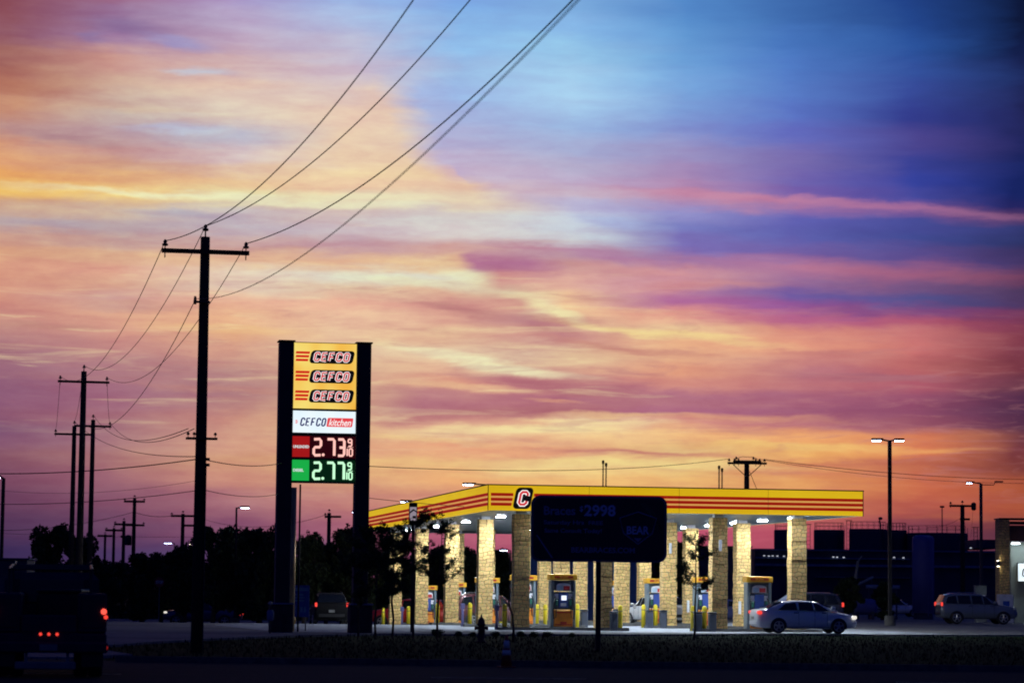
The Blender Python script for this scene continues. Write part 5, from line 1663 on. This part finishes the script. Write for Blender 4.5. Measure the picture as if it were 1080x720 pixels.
young_tree(396, 674, 95.5, 4.0, 1.0, 'dense young tree nearest the right sign pillar', 6500, 1)
young_tree(413.5, 674, 95.7, 4.3, .95, 'dense young tree, second from the right sign pillar', 4200, 2)
young_tree(436, 674, 95.9, 4.7, 1.0, 'young tree around the lit poster box', 3000, 3)
young_tree(461, 674, 96.1, 4.6, .85, 'sparse young tree before the third left column, fourth from the sign', 1500, 4, .12, .42)
young_tree(731.8, 671, 98, 3.9, .95, 'sparse young tree with dark open branches in front of the right columns', 1700, 15, .05, .42)
young_tree(378, 674, 97, 3.6, 1.0, 'bushy young tree in front of the right sign pillar foot', 3800, 8)
# bare sapling
p = at(541.5, 677, 92)
sa = thing('bare_sapling', 'thin bare leaning sapling beside the front left stone column', 'sapling', (p.x, 92, 0))
g = MB(); g.tube([(0, 0, -.05), (.0, 0, .4), (-.04, 0, .9), (-.16, 0, 1.25), (-.18, .02, 1.42)], [.05, .045, .04, .035, .015], 7); g.obj('trunk', M['bark'], sa, smooth=True)
g = MB(); g.tube([(-.03, 0, .8), (.07, .05, 1.15)], .010, 5); g.tube([(-.1, 0, 1.1), (-.28, .05, 1.35)], .008, 5); g.obj('branches', M['bark'], sa)

# row of low shrubs at the lot edge
shr = None
rng = random.Random(9)
spots = [(462, 'first'), (484, 'second'), (498, 'third'), (522, 'fourth'), (549, 'fifth'), (564, 'sixth'), (578, 'seventh'), (603, 'eighth')]
for i, (px, nm) in enumerate(spots):
    Y = 101 + rng.uniform(-.5, .5)
    p = at(px, 670, Y)
    lb = '%s low round shrub from the left along the front lot edge' % nm
    if shr is None:
        shr = thing('low_shrub', lb, 'shrub', (p.x, Y, 0), 0, 'low shrubs along the lot edge')
        cs = [(Vector((rng.uniform(-.14, .14), rng.uniform(-.1, .1), .08 + rng.uniform(0, .10))), .13) for _ in range(8)]
        g = MB(); leaf_cloud(g, cs, 900, .03, rng); g.obj('foliage', M['leaf2'], shr)
        g = MB(); g.tube([(0, 0, -.03), (.02, 0, .15)], .012, 5); g.tube([(0, 0, 0), (-.06, .02, .16)], .01, 5); g.obj('stem', M['bark'], shr)
    else:
        d = dup(shr, (p.x, Y, 0), i * 1.1, lb); k = rng.uniform(.6, .95); d.scale = (k, k, k)

# grass
gm = MB()
rng = random.Random(12)
for _ in range(18000):
    Y = 61.8 + (rng.random() ** .8) * 52
    X = rng.uniform(-.2, .2) * Y * 1.03
    if inpoly(X, Y, lot_poly) or X < -12 and Y < 80: continue
    h = rng.uniform(.04, .13); a = rng.uniform(0, PI); w = rng.uniform(.012, .03)
    dx, dy = math.cos(a) * w, math.sin(a) * w
    lx, ly = rng.uniform(-.05, .05), rng.uniform(-.05, .05)
    z = gz(X, Y)
    gm.add([(X - dx, Y - dy, z - .01), (X + dx, Y + dy, z - .01), (X + lx, Y + ly, z + h)], [(0, 1, 2)])
tag(gm.obj('grass', M['grassblade']), 'short dark grass on the verge between road and forecourt', 'grass', kind='stuff')

# ------------------------------------------------------------------ buildings behind
def bx(name, px0, px1, y0, y1, Y, depth, m, parent, zlow=None, c=.02):
    a = at(px0, y0, Y); b = at(px1, y1, Y)
    o = parent.location
    zl = b.z if zlow is None else zlow
    g = MB(); g.cbox(a.x - o.x, b.x - o.x, Y - o.y, Y - o.y + depth, zl - o.z, a.z - o.z, c)
    return g.obj(name, m, parent)


p = at(640, 600, 186)
sh_ = thing('metal_shed', 'blue walled shed standing behind the canopy columns', 'shed', (p.x, 186, 0))
wl = bx('wall', 558, 682, 556, 640, 186, 12, M['shed'], sh_, -.2)
g = MB()
x0 = at(558, 600, 186).x - p.x; x1 = at(682, 600, 186).x - p.x
zt = at(600, 556, 186).z
k = x0 + .15
while k < x1 - .1:
    g.box(k, k + .06, -.05, -.002, 0, zt - .05); k += .45
g.obj('wall_ribs', M['shed'], wl)
g = MB(); g.prism([(x0 - .2, zt), (x1 + .2, zt), (x1 + .2, zt + .12), ((x0 + x1) / 2, zt + .5), (x0 - .2, zt + .12)], -.2, 12.2); g.obj('roof', M['sheddark'], sh_)
p = at(715, 600, 192)
sh2 = thing('dark_building', 'dark low building behind the right canopy columns', 'building', (p.x, 192, 0))
bx('wall', 686, 792, 577, 640, 192, 10, M['sheddark'], sh2, -.2)
bx('roof', 684, 794, 574.5, 577, 191.6, 10.8, M['black'], sh2)
for k in range(4):
    bx('window', 770 + k * 5.2, 773 + k * 5.2, 600, 606, 191.85, .1, M['plant'], sh2)

# industrial plant
PYY = 250
p = at(920, 600, PYY)
pl_ = thing('industrial_building', 'long dark plant building with girders behind the right side', 'building', (p.x, PYY, 0))
mw = bx('wall', 796, 1062, 578, 655, PYY, 30, M['plant'], pl_, -.3)
for (y0, y1, xa, xb) in ((579.5, 581.5, 797, 1050), (588, 589, 797, 960), (596, 596.8, 797, 1050), (608, 609, 860, 960)):
    bx('girder', xa, xb, y0, y1, PYY - .5, .4, M['plantlight'], pl_)
for (px, py) in ((806, 585.6), (811, 586), (815, 585.8), (820, 586), (827, 586.2), (879, 587), (883, 587.2), (890, 587.4), (943, 587.5), (953, 587.8), (1024, 577.5)):
    bx('work_lamp', px - .9, px + .9, py - .5, py + .5, PYY - .7, .15, M['dotlamp'], pl_, c=.005)
bx('roof_house', 1030, 1056, 568.5, 578.2, PYY + 2, 10, M['plant'], pl_)
TANKD = [(818, 851.5, 558, 'left most broad dark storage tank with roof rail, behind the last column'),
         (860, 892.5, 558, 'broad dark storage tank with roof rail just right of the last column'),
         (898, 938, 557, 'broad dark storage tank with roof rail behind the twin headed lamp post'),
         (936, 958, 558.5, 'narrower dark storage tank right of the twin headed lamp post'),
         (961, 1026, 561, 'widest low dark storage tank at the right below the transformer pole')]
for i, (xa, xb, yt, lb) in enumerate(TANKD):
    Y = 268 + (i % 2) * 3
    a = at(xa, yt, Y); b = at(xb, yt, Y)
    r = (b.x - a.x) / 2
    t0 = thing('storage_tank', lb, 'tank', ((a.x + b.x) / 2, Y + r, 0), 0, 'storage tanks of the plant')
    g = MB(); g.lathe([(r, -.2), (r, a.z - .1), (r * .97, a.z)], 28); g.obj('shell', M['plant'], t0, smooth=False)
    g = MB()
    nn = 18
    for k in range(nn):
        an = 2 * PI * k / nn
        g.tube([(r * .93 * math.cos(an), r * .93 * math.sin(an), a.z - .02), (r * .93 * math.cos(an), r * .93 * math.sin(an), a.z + .72)], .022, 4)
    for hz_ in (.38, .72):
        g.tube([(r * .93 * math.cos(2 * PI * k / nn), r * .93 * math.sin(2 * PI * k / nn), a.z + hz_) for k in range(nn)], .02, 4, closed=True)
    g.obj('guard_rail', M['fence'], t0)
    g = MB()
    for s in (-.22, .22): g.tube([(r * .8 + s, -r * .75, 0), (r * .8 + s, -r * .75, a.z + .5)], .03, 4)
    zz = .4
    while zz < a.z: g.tube([(r * .8 - .22, -r * .75, zz), (r * .8 + .22, -r * .75, zz)], .02, 4); zz += .4
    g.obj('ladder', M['fence'], t0)
# lattice ladder structures in the gaps
for (xa, xb, yt, yb, lb) in ((850.5, 854.5, 553, 578, 'open ladder frame left of the second broad tank'), (893, 897.5, 549, 578, 'open ladder frame between two broad tanks'), (1027, 1031, 556, 578, 'open ladder frame right of the widest tank')):
    a = at(xa, yt, 262); b = at(xb, yb, 262)
    t0 = thing('ladder_frame', lb, 'ladder frame', ((a.x + b.x) / 2, 262, 0), 0, 'ladder frames between the tanks')
    w = (b.x - a.x) / 2
    g = MB()
    for s in (-1, 1): g.tube([(s * w, 0, 0), (s * w, 0, a.z)], .035, 4)
    z = b.z
    while z < a.z: g.tube([(-w, 0, z), (w, 0, z)], .025, 4); z += .38
    g.obj('frame', M['fence'], t0)
    g = MB(); g.cbox(-w - .1, w + .1, -.2, .2, a.z, a.z + .06, .01); g.obj('platform', M['fence'], t0)
p = at(928.6, 556, 262)
t0 = thing('roof_vent', 'curved goose neck vent on the tank roof near the lamp post', 'roof vent', (p.x, 262, 0))
zt_ = at(928.6, 547, 262).z
g = MB(); g.tube([(0, 0, 0), (0, 0, zt_ - .5), (-.1, 0, zt_ - .15), (-.02, 0, zt_)], .09, 7); g.obj('neck', M['fence'], t0)
g = MB(); g.lathe([(.05, zt_ - .1), (.2, zt_ - .05), (.2, zt_ + .15), (.05, zt_ + .2)], 8); g.obj('cowl', M['fence'], t0)
p = at(993.6, 534, 258)
t0 = thing('antenna_mast', 'thin antenna mast standing on the plant roof at right', 'mast', (p.x, 258, 0))
g = MB(); g.tube([(0, 0, 0), (0, 0, p.z)], .05, 6); g.obj('mast', M['fence'], t0)
g = MB(); g.cbox(-.2, .2, -.1, .1, p.z - .1, p.z + .08, .02); g.obj('head_box', M['fence'], t0)

# tall blue tank and horizontal tank
a = at(962, 564, 186); b = at(985, 564, 186)
r = (b.x - a.x) / 2
t0 = thing('vertical_tank', 'tall slim dark blue cylindrical tank standing right of the twin headed lamp post', 'tank', ((a.x + b.x) / 2, 186, 0))
g = MB(); g.lathe([(r, .5), (r, a.z - .25), (r * .92, a.z - .1), (r * .6, a.z), (.01, a.z + .02)], 26); g.obj('shell', M['tank'], t0, smooth=True)
g = MB(); g.lathe([(r * .9, -.1), (r * .9, .5)], 20); g.obj('skirt', M['plant'], t0)
g = MB()
for s in (-.15, .15): g.tube([(r * .5 + s, -r - .05, .3), (r * .5 + s, -r - .05, a.z - .3)], .02, 4)
zz = .5
while zz < a.z - .4: g.tube([(r * .5 - .15, -r - .05, zz), (r * .5 + .15, -r - .05, zz)], .014, 4); zz += .35
g.obj('ladder', M['tank'], t0)
a = at(898, 631, 182); b = at(925, 648, 182)
t0 = thing('horizontal_tank', 'low dark blue tank lying behind the nose of the silver sedan', 'tank', ((a.x + b.x) / 2, 182, 0))
rr_ = (a.z - b.z) / 2
g = MB(); hl = (b.x - a.x) / 2
g.lathe([(rr_ * .5, -hl), (rr_ * .9, -hl + .15), (rr_, -hl + .3), (rr_, hl - .3), (rr_ * .9, hl - .15), (rr_ * .5, hl)], 20, (0, 0, (a.z + b.z) / 2), 'X'); g.obj('shell', M['tank'], t0, smooth=True)
for s in (-1, 1):
    g = MB(); g.box(s * hl * .6 - .1, s * hl * .6 + .1, -.5, .5, -.1, b.z + .2); g.obj('saddle', M['plant'], t0)
# conveyor and pipe rack
t0 = thing('conveyor', 'sloping pale conveyor boom among the dark plant behind the sedan', 'conveyor', (at(905, 640, 184).x, 184, 0))
A_ = at(886, 625, 184) - t0.location; B_ = at(921, 608, 184) - t0.location
g = MB(); g.tube([A_, B_], .10, 4); g.obj('boom', M['plantlight'], t0)
g = MB()
for f in (.15, .55, .95):
    q = A_.lerp(B_, f); g.tube([(q.x, q.y, 0), (q.x, q.y, q.z)], .05, 5)
g.obj('trestle', M['plant'], t0)
t0 = thing('pipe_rack', 'horizontal pale pipe on posts beside the lamp post', 'pipe rack', (at(930, 640, 183).x, 183, 0))
g = MB(); A_ = at(913.5, 618.2, 183) - t0.location; B_ = at(949, 618.8, 183) - t0.location
g.tube([A_, B_], .13, 8); g.obj('pipe', M['plantlight'], t0)
g = MB()
for f in (.08, .5, .9):
    q = A_.lerp(B_, f); g.tube([(q.x, q.y, 0), (q.x, q.y, q.z)], .06, 5)
g.obj('support', M['plant'], t0)
t0 = thing('leaning_pole', 'pale leaning pole top catching light behind the silver sedan', 'pole', (at(900, 650, 176).x, 176, 0))
g = MB(); g.tube([at(900, 655, 176) - t0.location, at(901.5, 615, 176) - t0.location, at(905, 591, 176) - t0.location], [.12, .11, .09], 8); g.obj('shaft', M['galv'], t0)
g = MB(); g.tube([at(904.8, 592, 176) - t0.location, at(909, 586, 176) - t0.location], .05, 6); g.obj('tip', M['galv'], t0)

# ------------------------------------------------------------------ store at right
SY = 166
p = at(1066, 650, SY)
st_ = thing('store_building', 'store front with stone pilaster, brown fascia and lit soffit at the right edge', 'store', (p.x, SY, 0))
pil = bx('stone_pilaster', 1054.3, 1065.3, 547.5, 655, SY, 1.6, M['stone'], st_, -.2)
g = MB(); a = at(1053.6, 545.8, SY); b = at(1076, 547.5, SY)
g.cbox(a.x - p.x, b.x - p.x + .5, -.1, 1.8, b.z + .0, a.z, .02); g.obj('coping', M['black'], st_)
bx('parapet', 1065.4, 1180, 549.5, 553.6, SY + .6, .8, M['black'], st_)
bx('fascia', 1065.4, 1180, 553.7, 571, SY + .5, 1.2, M['brown'], st_)
wl = bx('wall', 1065.4, 1180, 571.2, 655, SY + 2.2, .4, M['storewall'], st_, -.2)
bx('soffit', 1065.4, 1180, 571.05, 571.9, SY + .55, 1.9, M['fixture'], st_)
for k in range(5):
    c_ = at(1071 + k * 18, 572.4, SY + 1.4)
    g = MB(); g.box(c_.x - p.x - .22, c_.x - p.x + .22, 1.1, 1.5, c_.z - .06, c_.z - .02); g.obj('soffit_lamp', M['soffitlamp'], st_)
a = at(1072.3, 593, SY + 2.1); b = at(1072.3, 613.3, SY + 2.1)
ls = thing('store_sign', 'small white lit sign with dark letters on the store wall at the right edge', 'sign', (a.x, SY + 2.0, b.z))
g = MB(); g.cbox(0, 3.2, -.1, .1, 0, a.z - b.z, .02); q = g.obj('sign_box', M['darkmetal'], ls)
g = MB(); g.box(.05, 3.15, -.12, -.101, .05, a.z - b.z - .05); q2 = g.obj('sign_face', M['whitelit'], ls)
g = MB(); glyphs(g, 'CEFCO', .30, (a.z - b.z) / 2 - .22, .18, .44, .10, .045, -.13, .15); g.obj('letters', M['logoblack'], q2)
for k in range(4):
    pass
c_ = at(1054.5, 594, SY)
sc_ = thing('wall_sconce', 'small up and down wall lamp on the left edge of the stone pilaster', 'wall lamp', (c_.x, SY, c_.z))
g = MB(); g.cbox(-.22, -.02, -.2, -.02, -.16, .16, .02); bd_ = g.obj('housing', M['darkmetal'], sc_)
g = MB(); g.box(-.18, -.05, -.17, -.05, .161, .17); g.obj('up_lamp', M['sconce'], bd_)
g = MB(); g.box(-.18, -.05, -.17, -.05, -.17, -.161); g.obj('down_lamp', M['sconce'], bd_)
t0 = thing('ice_box', 'white ice box with a blue mark beside the store pilaster', 'ice box', (at(1060, 640, SY - 1.2).x, SY - 1.2, LOTZ))
g = MB(); g.cbox(-.45, .45, -.4, .4, 0, 1.75, .03); q = g.obj('cabinet', M['white'], t0)
g = MB(); g.cbox(-.38, .38, -.425, -.401, .2, 1.6, .01); g.obj('door', M['boxwhite'], q)
g = MB(); g.box(-.2, .2, -.434, -.4255, 1.0, 1.35); g.obj('blue_mark', M['bluesign'], q)
t0 = thing('utility_cabinet', 'beige utility cabinet showing over the roof of the grey crossover', 'cabinet', (at(1034, 640, 171).x, 171, LOTZ))
zt_ = at(1034, 617.5, 171).z - LOTZ
g = MB(); g.cbox(-.36, .36, -.3, .3, 0, zt_, .03); q = g.obj('cabinet_body', M['storewall'], t0)
g = MB(); g.cbox(-.40, .40, -.34, .34, zt_ + .001, zt_ + .05, .01); g.obj('cabinet_top', M['galv'], t0)

# left edge low dark sign box
p = at(10, 604, 120)
t0 = thing('low_building', 'flat roofed dark kiosk at the left picture edge', 'kiosk', (p.x - .2, 122, 0))
g = MB(); g.cbox(-.9, .62, 0, 2, -.1, at(10, 590, 122).z, .03); g.obj('wall', M['plant'], t0)
g = MB(); g.cbox(-1.0, .72, -.1, 2.1, at(10, 590, 122).z + .001, at(10, 588, 122).z, .02); g.obj('roof', M['sheddark'], t0)
g = MB(); g.cbox(-.3, .3, -.03, .02, 1.0, 1.9, .01); g.obj('window', M['glass'], t0)
